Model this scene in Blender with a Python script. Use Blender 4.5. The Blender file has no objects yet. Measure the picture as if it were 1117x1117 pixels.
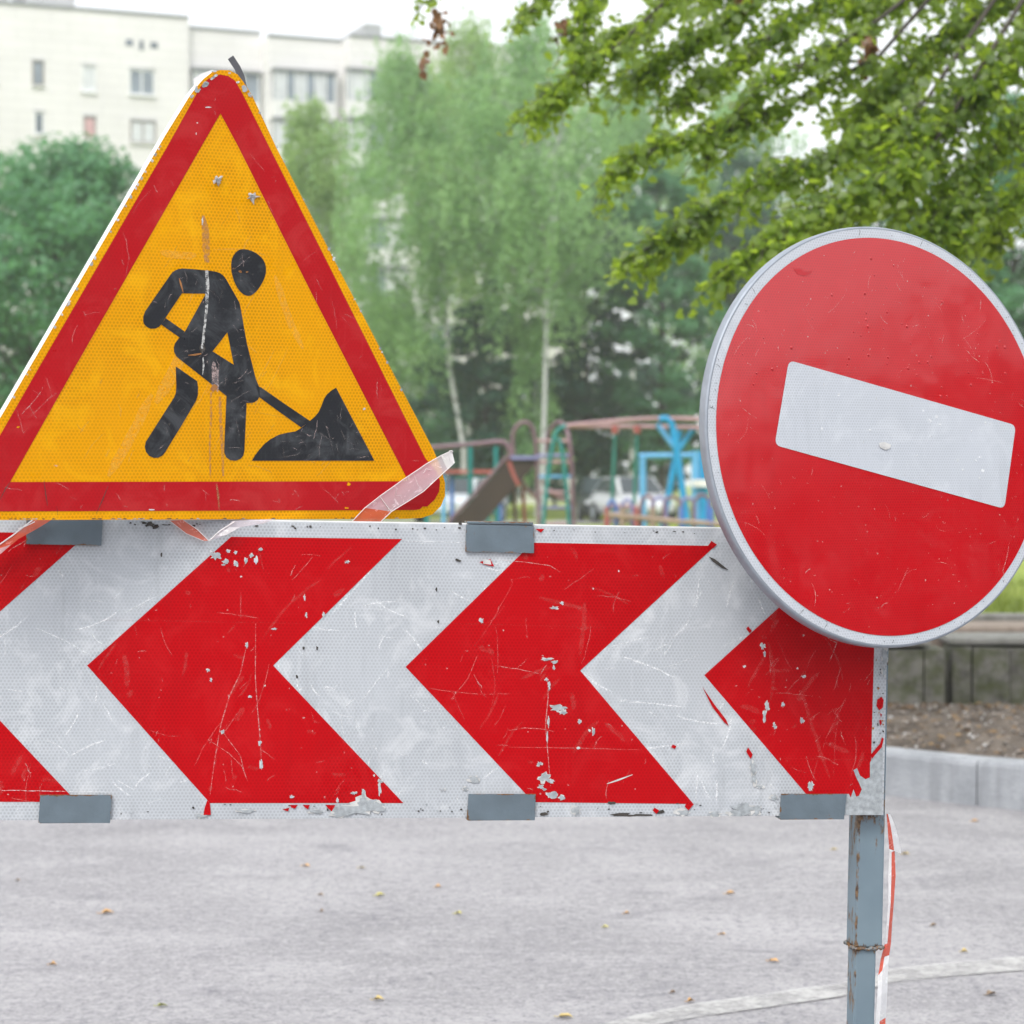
import bpy, math, random
import numpy as np
from mathutils import Vector, Matrix
from mathutils.geometry import tessellate_polygon

rad = math.radians
rng = random.Random(7)
nrg = np.random.default_rng(11)
scene = bpy.context.scene
COL = scene.collection

# ------------------------------------------------------------------ camera
F_PX, W_PX, HORIZON, CAM_Z = 2365.0, 1117.0, 515.0, 1.35
PITCH = math.atan((W_PX / 2 - HORIZON) / F_PX)
CAM = Vector((0, 0, CAM_Z))
cam_data = bpy.data.cameras.new('camera')
cam = bpy.data.objects.new('camera', cam_data)
COL.objects.link(cam)
cam.location = CAM
cam.rotation_euler = (math.pi / 2 - PITCH, 0, 0)
cam_data.lens = 50
cam_data.sensor_width = 50 * W_PX / F_PX
cam_data.clip_start = 0.05
cam_data.clip_end = 2000
cam_data.dof.use_dof = True
cam_data.dof.focus_distance = 3.60
cam_data.dof.aperture_fstop = 4.0
cam_data.dof.aperture_blades = 9
scene.camera = cam
FWD = Vector((0, math.cos(PITCH), -math.sin(PITCH)))
UP = Vector((0, math.sin(PITCH), math.cos(PITCH)))


def ray(px, py):
    return Vector(((px - W_PX / 2) / F_PX, 0, 0)) + UP * (-(py - W_PX / 2) / F_PX) + FWD


def at(px, py, D):
    r = ray(px, py)
    return CAM + r * (D / r.y)


def frame(origin, yaw, lean=0.0, roll=0.0):
    """sign plane: u to the right, v up, n to the viewer; yaw>0 faces right, lean>0 leans back"""
    y, l = rad(yaw), rad(lean)
    n = Vector((math.sin(y) * math.cos(l), -math.cos(y) * math.cos(l), math.sin(l)))
    u = Vector((math.cos(y), math.sin(y), 0))
    v = n.cross(u)
    c, s = math.cos(rad(roll)), math.sin(rad(roll))
    u, v = u * c - v * s, v * c + u * s          # roll>0 is clockwise for the viewer
    return Matrix(((u.x, v.x, n.x, origin.x), (u.y, v.y, n.y, origin.y), (u.z, v.z, n.z, origin.z), (0, 0, 0, 1)))


def loc(M, px, py, w=0.0):
    u, v, n, o = M.col[0].xyz, M.col[1].xyz, M.col[2].xyz, M.col[3].xyz
    r = ray(px, py)
    t = ((o - CAM).dot(n) + w) / r.dot(n)
    p = CAM + r * t - o
    return Vector((p.dot(u), p.dot(v), w))


def locs(M, pts, w=0.0):
    return [loc(M, x, y, w) for x, y in pts]


# ------------------------------------------------------------------ mesh builder
class MB:
    def __init__(self):
        self.v, self.f, self.m, self.s = [], [], [], []

    def add(self, verts, faces, m=0, smooth=False):
        b = len(self.v)
        self.v += [tuple(p) for p in verts]
        for f in faces:
            self.f.append(tuple(b + i for i in f)); self.m.append(m); self.s.append(smooth)

    def poly(self, pts, m=0, holes=()):
        loops = [[Vector(p) for p in pts]] + [[Vector(p) for p in h] for h in holes]
        flat = [p for l in loops for p in l]
        tris = tessellate_polygon(loops)
        out = []
        for t in tris:
            a, b, c = (flat[i] for i in t)
            out.append(t if (b - a).cross(c - a).z >= 0 else (t[0], t[2], t[1]))
        self.add(flat, out, m)

    def sheet(self, M, pxs, w, m=0, holes=()):
        self.poly(locs(M, pxs, w), m, [locs(M, h, w) for h in holes])

    def prism(self, pts, w0, w1, m=0, ms=None):
        ms = m if ms is None else ms
        p = [Vector((q[0], q[1])) for q in pts]
        area = sum(p[i].x * p[i - 1].y - p[i - 1].x * p[i].y for i in range(len(p)))
        if area > 0:
            p.reverse()
        n = len(p)
        fr = [Vector((q.x, q.y, w1)) for q in p]
        bk = [Vector((q.x, q.y, w0)) for q in p]
        self.poly(fr, m)
        t = tessellate_polygon([bk])
        o = []
        for a in t:
            A, B, C = (bk[i] for i in a)
            o.append(a if (B - A).cross(C - A).z <= 0 else (a[0], a[2], a[1]))
        self.add(bk, o, ms)
        for i in range(n):
            j = (i + 1) % n
            self.add([fr[i], bk[i], bk[j], fr[j]], [(0, 1, 2, 3)], ms)

    def box(self, lo, hi, m=0, M=None):
        x0, y0, z0 = lo; x1, y1, z1 = hi
        vs = [Vector(p) for p in ((x0, y0, z0), (x1, y0, z0), (x1, y1, z0), (x0, y1, z0), (x0, y0, z1), (x1, y0, z1), (x1, y1, z1), (x0, y1, z1))]
        if M is not None:
            vs = [M @ p for p in vs]
        self.add(vs, [(0, 3, 2, 1), (4, 5, 6, 7), (0, 1, 5, 4), (1, 2, 6, 5), (2, 3, 7, 6), (3, 0, 4, 7)], m)

    def tube(self, pts, r, n=10, m=0, cap=True):
        P = [Vector(p) for p in pts]
        R = [r] * len(P) if not hasattr(r, '__len__') else r
        T = []
        for i in range(len(P)):
            a = P[max(i - 1, 0)]; b = P[min(i + 1, len(P) - 1)]
            T.append((b - a).normalized())
        ref = Vector((0, 0, 1)) if abs(T[0].z) < 0.9 else Vector((1, 0, 0))
        x = T[0].cross(ref).normalized()
        vs = []
        for i, p in enumerate(P):
            x = (x - T[i] * x.dot(T[i])).normalized()
            y = T[i].cross(x)
            for k in range(n):
                a = 2 * math.pi * k / n
                vs.append(p + (x * math.cos(a) + y * math.sin(a)) * R[i])
        fs = [(i * n + k, i * n + (k + 1) % n, (i + 1) * n + (k + 1) % n, (i + 1) * n + k) for i in range(len(P) - 1) for k in range(n)]
        self.add(vs, fs, m, True)
        if cap:
            self.add(vs[:n], [tuple(reversed(range(n)))], m)
            self.add(vs[-n:], [tuple(range(n))], m)

    def ribbon(self, M, pxs, width, w, m=0):
        P = locs(M, pxs, w)
        self.strip(P, width, m)

    def strip(self, P, width, m=0):
        n = len(P); L = []; Rr = []
        for i in range(n):
            t = (P[min(i + 1, n - 1)] - P[max(i - 1, 0)])
            t = Vector((-t.y, t.x, 0)).normalized()
            wd = width[i] if hasattr(width, '__len__') else width * (1 if 0 < i < n - 1 else .35)
            L.append(P[i] + t * wd / 2); Rr.append(P[i] - t * wd / 2)
        self.add(Rr + L, [(i, i + 1, n + i + 1, n + i) for i in range(n - 1)], m)

    def build(self, name, mats, parent=None, bevel=0.0, M=None):
        me = bpy.data.meshes.new(name)
        me.from_pydata(self.v, [], self.f)
        mats = mats if isinstance(mats, (list, tuple)) else [mats]
        for mt in mats:
            me.materials.append(mt)
        me.polygons.foreach_set('material_index', self.m)
        me.polygons.foreach_set('use_smooth', self.s)
        me.update()
        o = bpy.data.objects.new(name, me)
        COL.objects.link(o)
        if parent is not None:
            o.parent = parent
        if M is not None:
            o.matrix_local = M
        if bevel:
            b = o.modifiers.new('bevel', 'BEVEL'); b.width = bevel; b.segments = 2; b.limit_method = 'ANGLE'
        return o


def thing(name, label, cat, M=None, group=None):
    o = bpy.data.objects.new(name, None)
    COL.objects.link(o)
    o.empty_display_size = 0.2
    if M is not None:
        o.matrix_world = M if isinstance(M, Matrix) else Matrix.Translation(M)
    return tag(o, label, cat, group)


def tag(o, label, cat, group=None, kind=None):
    o['label'] = label; o['category'] = cat
    if group: o['group'] = group
    if kind: o['kind'] = kind
    return o


def structure(o, kind='structure'):
    o['kind'] = kind
    return o


# ------------------------------------------------------------------ materials
class NT:
    def __init__(self, name):
        self.mat = bpy.data.materials.new(name)
        self.mat.use_nodes = True
        self.t = self.mat.node_tree
        self.t.nodes.clear()
        self.out = self.t.nodes.new('ShaderNodeOutputMaterial')

    def n(self, typ, **kw):
        nd = self.t.nodes.new(typ)
        ins = kw.pop('i', {})
        for k, v in kw.items():
            setattr(nd, k, v)
        for k, v in ins.items():
            self.set(nd, k, v)
        return nd

    def set(self, nd, k, v):
        s = nd.inputs[k]
        if isinstance(v, bpy.types.NodeSocket):
            self.t.links.new(v, s)
        else:
            s.default_value = v

    def math(self, op, a, b=0.0, c=None):
        nd = self.n('ShaderNodeMath', operation=op)
        self.set(nd, 0, a); self.set(nd, 1, b)
        if c is not None: self.set(nd, 2, c)
        return nd.outputs[0]

    def coord(self, which='Object'):
        return self.n('ShaderNodeTexCoord').outputs[which]

    def noise(self, vec, scale, detail=4, rough=.55, dist=0.0):
        return self.n('ShaderNodeTexNoise', i={'Vector': vec, 'Scale': scale, 'Detail': detail, 'Roughness': rough, 'Distortion': dist}).outputs['Fac']

    def ramp(self, fac, a, b, lo=0.0, hi=1.0):
        nd = self.n('ShaderNodeMapRange', i={0: fac, 1: a, 2: b, 3: lo, 4: hi})
        nd.clamp = True
        return nd.outputs[0]

    def mix(self, fac, a, b, blend='MIX'):
        nd = self.n('ShaderNodeMix', data_type='RGBA', blend_type=blend)
        self.set(nd, 0, fac)
        for k, v in ((6, a), (7, b)):
            self.set(nd, k, v if isinstance(v, bpy.types.NodeSocket) else (*v, 1) if len(v) == 3 else v)
        return nd.outputs[2]

    def bump(self, h, strength=.2, dist=.01):
        return self.n('ShaderNodeBump', i={'Height': h, 'Strength': strength, 'Distance': dist}).outputs[0]

    def principled(self, color, rough=.5, metal=0.0, normal=None, **kw):
        nd = self.n('ShaderNodeBsdfPrincipled')
        self.set(nd, 'Base Color', color if isinstance(color, bpy.types.NodeSocket) else (*color, 1))
        self.set(nd, 'Roughness', rough); self.set(nd, 'Metallic', metal)
        if normal is not None: self.set(nd, 'Normal', normal)
        for k, v in kw.items():
            self.set(nd, k.replace('_', ' '), v)
        return nd.outputs[0]

    def done(self, sh):
        self.t.links.new(sh, self.out.inputs['Surface'])
        return self.mat


def mat_plain(name, col, rough=.6, metal=0.0, var=.15, scale=8.0, bump=0.0):
    k = NT(name)
    c = k.coord()
    f = k.ramp(k.noise(c, scale, 5), .3, .7)
    colr = k.mix(f, [x * (1 - var) for x in col], [min(1, x * (1 + var)) for x in col])
    nm = k.bump(k.noise(c, scale * 4, 4), bump, .01) if bump else None
    return k.done(k.principled(colr, rough, metal, nm))


def mat_sheeting(name, col, light, rough=.3, dots=.30, pitch=.006, smudge=.3, seed=0.0, spec=.3, dirty=.12, wav=.12):
    """retroreflective film: honeycomb of cells under a clear, scuffed face"""
    k = NT(name)
    c = k.coord()
    sx = k.n('ShaderNodeSeparateXYZ', i={0: c})
    x, y = sx.outputs[0], sx.outputs[1]
    ph = pitch * 1.732

    def cell(off):
        a = k.math('SUBTRACT', k.math('FRACT', k.math('ADD', k.math('DIVIDE', x, pitch), off)), .5)
        b = k.math('SUBTRACT', k.math('FRACT', k.math('ADD', k.math('DIVIDE', y, ph), off)), .5)
        b = k.math('MULTIPLY', b, 1.732)
        return k.math('SQRT', k.math('ADD', k.math('MULTIPLY', a, a), k.math('MULTIPLY', b, b)))
    d = k.math('MINIMUM', cell(0.0), cell(.5))
    dot = k.ramp(d, .20, .42, 1.0, 0.0)
    mp = k.n('ShaderNodeMapping', i={'Vector': c, 'Location': (seed, seed * 1.7, seed)}).outputs[0]
    patch = k.noise(mp, 7, 3)
    dotf = k.math('MULTIPLY', dot, k.ramp(patch, .3, .7, dots * .45, dots * 1.1))
    base = k.mix(dotf, col, [v * .25 for v in col])
    # grime and scuffs that have a shape of their own
    sm = k.ramp(k.noise(mp, 14, 7, .65, .9), .50, .66)
    base = k.mix(k.math('MULTIPLY', sm, smudge), base, light)
    mp2 = k.n('ShaderNodeMapping', i={'Vector': mp, 'Rotation': (0, 0, .5), 'Scale': (60, 5, 1)}).outputs[0]
    st = k.ramp(k.noise(mp2, 1.6, 4, .6), .62, .75)
    base = k.mix(k.math('MULTIPLY', st, smudge * .55), base, light)
    mp3 = k.n('ShaderNodeMapping', i={'Vector': mp, 'Rotation': (0, 0, -.9), 'Scale': (70, 7, 1)}).outputs[0]
    st3 = k.ramp(k.noise(mp3, 1.3, 4, .6), .64, .76)
    base = k.mix(k.math('MULTIPLY', st3, smudge * .45), base, light)
    dirt = k.ramp(k.noise(mp, 3.2, 5, .6), .5, .8)
    base = k.mix(k.math('MULTIPLY', dirt, dirty), base, [v * .45 + .008 for v in col])
    mp4 = k.n('ShaderNodeMapping', i={'Vector': mp, 'Scale': (34, 3, 1)}).outputs[0]
    rain = k.math('MULTIPLY', k.ramp(k.noise(mp4, 1.2, 5, .6), .53, .70), k.ramp(k.noise(mp, 5, 2), .4, .6))
    base = k.mix(k.math('MULTIPLY', rain, dirty * 1.3), base, [v * .5 + .004 for v in col])
    rg = k.ramp(k.noise(mp, 18, 5), .3, .75, rough * .75, rough * 1.5)
    h = k.math('ADD', k.math('MULTIPLY', k.noise(mp, 9, 2), 1.0), k.math('MULTIPLY', dot, .03))
    return k.done(k.principled(base, rg, 0, k.bump(h, wav, .006), Specular_IOR_Level=spec))


def mat_painted_metal(name, col, rust=.5, rough=.45, edge=.0, scale=30.0):
    k = NT(name)
    c = k.coord()
    g = k.coord('Generated')
    base = k.mix(k.ramp(k.noise(c, scale * .4, 5), .3, .7), [v * .86 for v in col], [v * 1.1 for v in col])
    n1 = k.noise(c, scale, 8, .7)
    amt = n1
    if edge:
        s = k.n('ShaderNodeSeparateXYZ', i={0: g})
        dx = k.math('MINIMUM', s.outputs[0], k.math('SUBTRACT', 1.0, s.outputs[0]))
        dy = k.math('MINIMUM', s.outputs[1], k.math('SUBTRACT', 1.0, s.outputs[1]))
        e = k.math('MAXIMUM', k.ramp(dx, 0, .035, 1, 0), k.ramp(dy, 0, .07, 1, 0))
        amt = k.math('ADD', n1, k.math('MULTIPLY', e, edge))
    mask = k.ramp(amt, 1 - rust, 1 - rust + .06)
    rc = k.mix(k.ramp(k.noise(c, scale * 5, 4), .3, .7), (.07, .03, .012), (.22, .12, .05))
    col2 = k.mix(mask, base, rc)
    rg = k.ramp(mask, 0, 1, rough, .9)
    nm = k.bump(k.math('ADD', k.math('MULTIPLY', mask, .4), k.noise(c, scale * 2, 4)), .25, .002)
    return k.done(k.principled(col2, rg, 0, nm))


def mat_film(name, col, opacity, rough=.25):
    k = NT(name)
    c = k.coord()
    wr = k.ramp(k.noise(c, 60, 6, .7, 1.2), .56, .66)
    op = k.math('ADD', k.math('MULTIPLY', wr, .35), opacity)
    op.node.use_clamp = True
    p = k.principled(k.mix(wr, col, [min(1, v * .6 + .4) for v in col]), rough, 0, k.bump(k.noise(c, 40, 5), .5, .004))
    tl = k.n('ShaderNodeBsdfTranslucent', i={'Color': (*col, 1)}).outputs[0]
    s = k.n('ShaderNodeMixShader', i={0: .3, 1: p, 2: tl}).outputs[0]
    tr = k.n('ShaderNodeBsdfTransparent').outputs[0]
    return k.done(k.n('ShaderNodeMixShader', i={0: op, 1: tr, 2: s}).outputs[0])


def mat_leaf(name, a, b, trans, tf=.4, scale=.6, rough=.5):
    k = NT(name)
    geo = k.n('ShaderNodeNewGeometry')
    isl = geo.outputs['Random Per Island']
    c = k.coord()
    wi = .55 if scale > 1 else .35
    f = k.math('ADD', k.math('MULTIPLY', isl, wi), k.math('MULTIPLY', k.ramp(k.noise(c, scale * (1 if scale > 1 else 1.6), 3), .40, .60), 1 - wi))
    colr = k.mix(f, a, b)
    p = k.principled(colr, rough)
    tl = k.n('ShaderNodeBsdfTranslucent')
    k.set(tl, 'Color', k.mix(f, trans, [v * 1.5 for v in trans]))
    return k.done(k.n('ShaderNodeMixShader', i={0: tf, 1: p, 2: tl.outputs[0]}).outputs[0])


def mat_asphalt():
    k = NT('asphalt')
    c = k.coord()
    big = k.ramp(k.noise(c, .9, 5, .6), .35, .68)
    base = k.mix(big, (.232, .226, .238), (.318, .309, .322))
    st = k.n('ShaderNodeMapping', i={'Vector': c, 'Scale': (1.0, 1.7, 1), 'Rotation': (0, 0, .12)}).outputs[0]
    base = k.mix(k.math('MULTIPLY', k.ramp(k.noise(st, 1.7, 6, .65, .5), .48, .66), .55), base, (.39, .38, .39))
    base = k.mix(k.math('MULTIPLY', k.ramp(k.noise(st, 2.6, 6, .7, .8), .56, .70), .7), base, (.15, .146, .165))
    md = k.noise(c, 30, 6, .75)
    base = k.mix(k.math('MULTIPLY', k.ramp(md, .52, .62), .5), base, (.42, .41, .42))
    base = k.mix(k.math('MULTIPLY', k.ramp(md, .47, .37), .65), base, (.13, .127, .15))
    sp = k.noise(c, 85, 4, .75)
    base = k.mix(k.math('MULTIPLY', k.ramp(sp, .55, .66), .75), base, (.42, .41, .41))
    base = k.mix(k.math('MULTIPLY', k.ramp(sp, .45, .34), .8), base, (.075, .075, .085))
    h = k.math('ADD', k.noise(c, 130, 3, .7), k.math('MULTIPLY', k.noise(c, 9, 4), 1.5))
    return k.done(k.principled(base, .85, 0, k.bump(h, .35, .006)))


def mat_grass():
    k = NT('lawn')
    c = k.coord()
    f = k.ramp(k.noise(c, .35, 6, .65), .35, .65)
    base = k.mix(f, (.19, .26, .03), (.28, .33, .045))
    base = k.mix(k.math('MULTIPLY', k.ramp(k.noise(c, 14, 5, .7), .5, .7), .5), base, (.07, .1, .02))
    return k.done(k.principled(base, .9, 0, k.bump(k.noise(c, 40, 4), .6, .03)))


def mat_dirt():
    k = NT('dirt')
    c = k.coord()
    base = k.mix(k.ramp(k.noise(c, 9, 7, .7), .35, .66), (.06, .047, .037), (.2, .165, .135))
    return k.done(k.principled(base, .95, 0, k.bump(k.noise(c, 26, 6, .7), .8, .03)))


def mat_concrete(name, a, b, moss=0.0, scale=4.0):
    k = NT(name)
    c = k.coord()
    base = k.mix(k.ramp(k.noise(c, scale, 7, .65), .33, .68), a, b)
    mp = k.n('ShaderNodeMapping', i={'Vector': c, 'Scale': (6, 6, .7)}).outputs[0]
    base = k.mix(k.math('MULTIPLY', k.ramp(k.noise(mp, 2, 5, .6), .5, .72), .5), base, [v * .45 for v in a])
    if moss:
        base = k.mix(k.math('MULTIPLY', k.ramp(k.noise(c, scale * 1.4, 6, .6), .4, .62), moss), base, (.07, .085, .025))
    return k.done(k.principled(base, .9, 0, k.bump(k.noise(c, scale * 14, 6), .5, .01)))


def mat_birch_bark():
    k = NT('birch_bark')
    c = k.coord()
    mp = k.n('ShaderNodeMapping', i={'Vector': c, 'Scale': (1.2, 1.2, 4)}).outputs[0]
    f = k.ramp(k.noise(mp, 1.1, 5, .7), .55, .62)
    return k.done(k.principled(k.mix(f, (.44, .45, .44), (.06, .055, .05)), .8))


def mat_facade():
    k = NT('silicate_brick')
    c = k.coord()
    base = k.mix(k.ramp(k.noise(c, .25, 5), .35, .65), (.67, .655, .65), (.73, .715, .71))
    br = k.n('ShaderNodeTexBrick', i={'Vector': c, 'Scale': 1.0, 'Color1': (1, 1, 1, 1), 'Color2': (.965, .965, .965, 1), 'Mortar': (.80, .80, .80, 1),
                                      'Mortar Size': .018, 'Brick Width': 1.9, 'Row Height': .56})
    return k.done(k.principled(k.mix(1.0, base, br.outputs['Color'], 'MULTIPLY'), .85))


M = {}
RED_L, WH_L, YE_L = (.70, .10, .09), (.74, .77, .80), (.85, .50, .06)
M['white_sheet'] = mat_sheeting('white_reflective_sheeting', (.465, .492, .525), (.70, .72, .74), .33, .38, seed=1.3, smudge=.42, dirty=.24)
M['red_sheet'] = mat_sheeting('red_reflective_sheeting', (.45, .0008, .004), (.53, .018, .021), .38, .42, seed=4.1, smudge=.30, spec=.12)
M['white_round'] = mat_sheeting('white_sheeting_round', (.49, .52, .565), WH_L, .32, .30, pitch=.0052, seed=8.3, smudge=.2)
M['red_round'] = mat_sheeting('red_sheeting_round', (.47, .0004, .005), (.51, .006, .011), .055, .36, pitch=.0052, seed=2.9, smudge=.25, spec=.85, wav=.16)
M['yellow_sheet'] = mat_sheeting('amber_reflective_sheeting', (.76, .335, .0001), (.83, .43, .003), .36, .46, seed=6.6, smudge=.5, spec=.14)
M['red_border'] = mat_sheeting('red_border_sheeting', (.43, .005, .010), (.52, .05, .048), .36, .18, seed=9.2, smudge=.35, spec=.2)
M['black_film'] = mat_sheeting('black_film', (.018, .020, .024), (.14, .15, .16), .36, .25, seed=3.3, smudge=.35)
M['zinc'] = mat_plain('zinc_sheet', (.27, .30, .345), .45, .25, .12, 25, .05)
M['white_edge'] = mat_plain('white_painted_edge', (.70, .71, .72), .4, 0, .08, 30)
M['bare'] = mat_plain('bare_zinc', (.36, .39, .41), .5, .2, .25, 120, .1)
M['paint_white'] = mat_plain('scuffed_white_paint', (.54, .54, .53), .6, 0, .2, 60)
M['dark_dirt'] = mat_plain('old_grime', (.05, .045, .04), .9, 0, .5, 90)
M['rust'] = mat_plain('rust_stain', (.32, .14, .045), .85, 0, .35, 60)
M['silver'] = mat_plain('torn_metal', (.62, .62, .63), .35, .5, .35, 300, .6)
M['clip'] = mat_painted_metal('grey_blue_paint', (.115, .152, .182), .34, .42, .21, 60)
M['post'] = mat_painted_metal('post_paint', (.19, .255, .30), .385, .45, 0, 14)
M['weld'] = mat_painted_metal('weld_rust', (.15, .17, .18), .55, .6, 0, 60)
M['strap'] = mat_plain('dark_grey_strap', (.085, .085, .095), .55, 0, .15, 40)
M['film_white'] = mat_film('milky_tape', (.82, .74, .80), .60)
M['film_red'] = mat_film('orange_red_tape', (.74, .15, .08), .82)
M['film_edge'] = mat_film('tape_edge', (.86, .84, .84), .8)


def mat_mark(name, col, op):
    k = NT(name)
    p = k.principled(col, .6)
    tr = k.n('ShaderNodeBsdfTransparent').outputs[0]
    g = k.math('MULTIPLY', k.ramp(k.noise(k.coord(), 160, 4, .7), .35, .6), op)
    return k.done(k.n('ShaderNodeMixShader', i={0: g, 1: tr, 2: p}).outputs[0])


M['scratch'] = mat_mark('light_scratch', (.76, .58, .55), .45)
M['scratch_faint'] = mat_mark('faint_scratch', (.80, .66, .62), .24)
M['scuff_white'] = mat_mark('scuff_on_white', (.86, .88, .90), .75)
M['scuff_red'] = mat_mark('soft_scuff', (.68, .16, .14), .17)
M['streak'] = mat_mark('rust_streak', (.42, .22, .10), .6)
M['streak_white'] = mat_mark('white_streak', (.72, .72, .70), .75)
M['yellow_streak'] = mat_mark('yellow_scuff', (.92, .50, .04), .55)


def jag(cx, cy, rx, ry, n=11, rough=.4, r=rng):
    a0 = r.random() * 6.28
    out = []
    for i in range(n):
        a = a0 + 2 * math.pi * i / n
        s = 1 - rough + 2 * rough * r.random()
        out.append((cx + rx * s * math.cos(a), cy + ry * s * math.sin(a)))
    return out


def wiggle(p0, p1, bow, n=7, jit=.6, r=rng):
    (x0, y0), (x1, y1) = p0, p1
    L = math.hypot(x1 - x0, y1 - y0) or 1
    nx, ny = -(y1 - y0) / L, (x1 - x0) / L
    return [(x0 + (x1 - x0) * t + nx * bow * 4 * t * (1 - t) + r.uniform(-jit, jit),
             y0 + (y1 - y0) * t + ny * bow * 4 * t * (1 - t) + r.uniform(-jit, jit)) for t in (i / (n - 1) for i in range(n))]


# ================================================================== BARRIER
BOARD_YAW, BOARD_ROLL = 9.3, 1.14
b0 = at(558.5, 720, 3.613)
MBD = frame(Vector((b0.x, b0.y, 0.0)), BOARD_YAW, 0, BOARD_ROLL)
barrier = thing('road_barrier', 'long red and white chevron barrier board on a rusty blue grey post', 'barrier', MBD)
vt = loc(MBD, 558.5, 573).y; vb = loc(MBD, 558.5, 891.5).y
ur = loc(MBD, 966, 780).x; ul = ur - 2.02
mb = MB()
mb.prism([(ul, vb), (ur, vb), (ur, vt), (ul, vt)], -.022, 0.0, 0, 1)
# thin folded lip along the top edge
mb.box((ul, vt + .0002, -.020), (ur, vt + .0022, -.002), 1)
wc = .0012
CH = [  # (cx, cy, rx, ry, mat)   chips of film torn off, seen in the photograph
    (235, 606, 6, 4, 2), (246, 612, 3, 2.4, 2), (257, 615, 2.2, 2.6, 3), (268, 612, 1.7, 2.8, 3), (274, 606, 2.2, 1.8, 3),
    (279, 611, 1.6, 3.4, 3), (249, 601, 2, 1.2, 3), (257, 603, 1.5, 1.6, 3), (284, 599, 1.8, 1.4, 3), (263, 629, .9, .9, 3), (244, 616, 1.6, 1, 3),
    (379, 613, 2.2, 1.4, 3), (332, 652, .9, 3, 3), (334, 670, 1.1, 2.8, 3), (353, 670, 1.1, 2, 3), (269, 704, 1.3, 3, 3),
    (227, 731, 1.6, 1.3, 3), (230, 742, 1, 2, 3), (273, 760, 1.6, .9, 3), (283, 810, 1.8, 2.2, 3), (285, 834, 1.2, 5, 3), (243, 798, 1.5, 2.4, 3),
    (299, 686, 2.4, .9, 3), (289, 748, .9, .9, 3),
    (605, 663, 4, 1.4, 3), (613, 658, 1.8, 1.2, 3), (525, 677, 2.2, 2.2, 3), (597, 719, 5, 1.3, 3), (605, 722, 3.4, 1.6, 3), (604, 728, 1.3, 2, 3),
    (596, 741, 1.6, 1.6, 3), (599, 748, 1.2, 4, 3), (609, 772, 8, 3.4, 2), (614, 777, 4, 2.2, 2), (632, 787, 1.6, 2.4, 3), (647, 798, 1.5, 3.6, 3), (643, 797, 1.4, 1.5, 3),
    (631, 816, 1.6, .9, 3), (588, 833, 3, 2, 3), (594, 848, 6, 5, 2), (601, 852, 3, 2, 3), (590, 858, 3, 2, 3), (602, 867, 5, 4, 3), (613, 870, 3.4, 2.2, 2), (594, 861, 2, 1.2, 3),
    (675, 623, .9, .9, 3), (647, 642, .9, .9, 3), (598, 787, .8, 6, 3), (597, 803, .7, 6, 3),
    (517, 850, 6, 3.4, 2), (508, 860, 3, 1.6, 2), (483, 861, 2.4, 2, 3),
    (832, 705, 2.4, 3, 3), (834, 713, 1, 2.4, 3), (812, 727, 1.4, 1.2, 3), (870, 729, 1, 1, 3), (877, 738, 2, 1, 3),
    (837, 770, 2, 4, 3), (834, 780, 1.6, 6, 3), (845, 792, 1.6, 3, 3), (854, 768, 1.5, 2.6, 3), (875, 786, 2, 3, 3), (884, 857, 3, 4.5, 2),
    (821, 838, 3.2, 8, 2), (823, 850, 2, 6, 2), (829, 858, 4, 2, 2), (844, 870, 4, 3, 2),
    (385, 884, 22, 5, 2), (398, 876, 12, 6, 2), (370, 887, 9, 3.5, 2), (412, 880, 9, 5, 2), (396, 866, 2.4, 5, 2), (414, 860, 1.4, 6, 3),
    (368, 873, 1.4, 2.5, 3), (386, 865, 4, 1.2, 3), (415, 852, 2, 2, 3), (408, 846, 1.2, 1.2, 3), (318, 869, 2.2, 1.2, 3),
    (345, 885, 8, 2.2, 2), (268, 885, 9, 2.2, 2), (219, 890, 6, 2, 2), (629, 884, 5, 5, 2), (668, 876, 4, 2, 4), (745, 886, 7, 3, 2),
    (812, 882, 13, 5.5, 2), (806, 887, 11, 3, 2), (780, 888, 7, 2.4, 2), (826, 884, 4, 5, 2), (679, 889, 14, 1.6, 4), (700, 889, 9, 1.2, 4), (720, 886, 6, 2, 4),
    (592, 888, 5, 2, 4), (163, 572, 5, 2.4, 4), (170, 575, 5, 2.4, 4), (157, 570, 3, 1.2, 4), (502, 570, 2, 2.6, 4),
    (965, 716, 3, 9, 2), (964, 732, 2, 6, 2),
]
for cx, cy, rx, ry, mi in CH:
    if mi in (2, 3) and max(rx, ry) > 1.5:
        mb.sheet(MBD, jag(cx, cy, rx * 1.0 + .25, ry * 1.0 + .25, 15, .55), wc + rng.uniform(0, .0003), 3)
        mb.sheet(MBD, jag(cx + .2, cy + .2, rx * .93, ry * .93, 13, .5), wc + rng.uniform(.0005, .0008), 2 if (mi == 2 or rng.random() < .5) else 0)
    else:
        mb.sheet(MBD, jag(cx, cy, rx, ry, 11, .5), wc + rng.uniform(0, .0004), mi)
# torn lower right corner of the board
mb.sheet(MBD, [(961, 808), (963, 818), (962, 889), (922, 889), (922, 866), (926, 866), (928, 870), (931, 861), (934, 869), (937, 868), (940, 861), (937, 854),
               (934, 848), (931, 840), (935, 838), (938, 846), (944, 850), (949, 848), (949, 832), (953, 824)], wc + .0006, 2)
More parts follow.
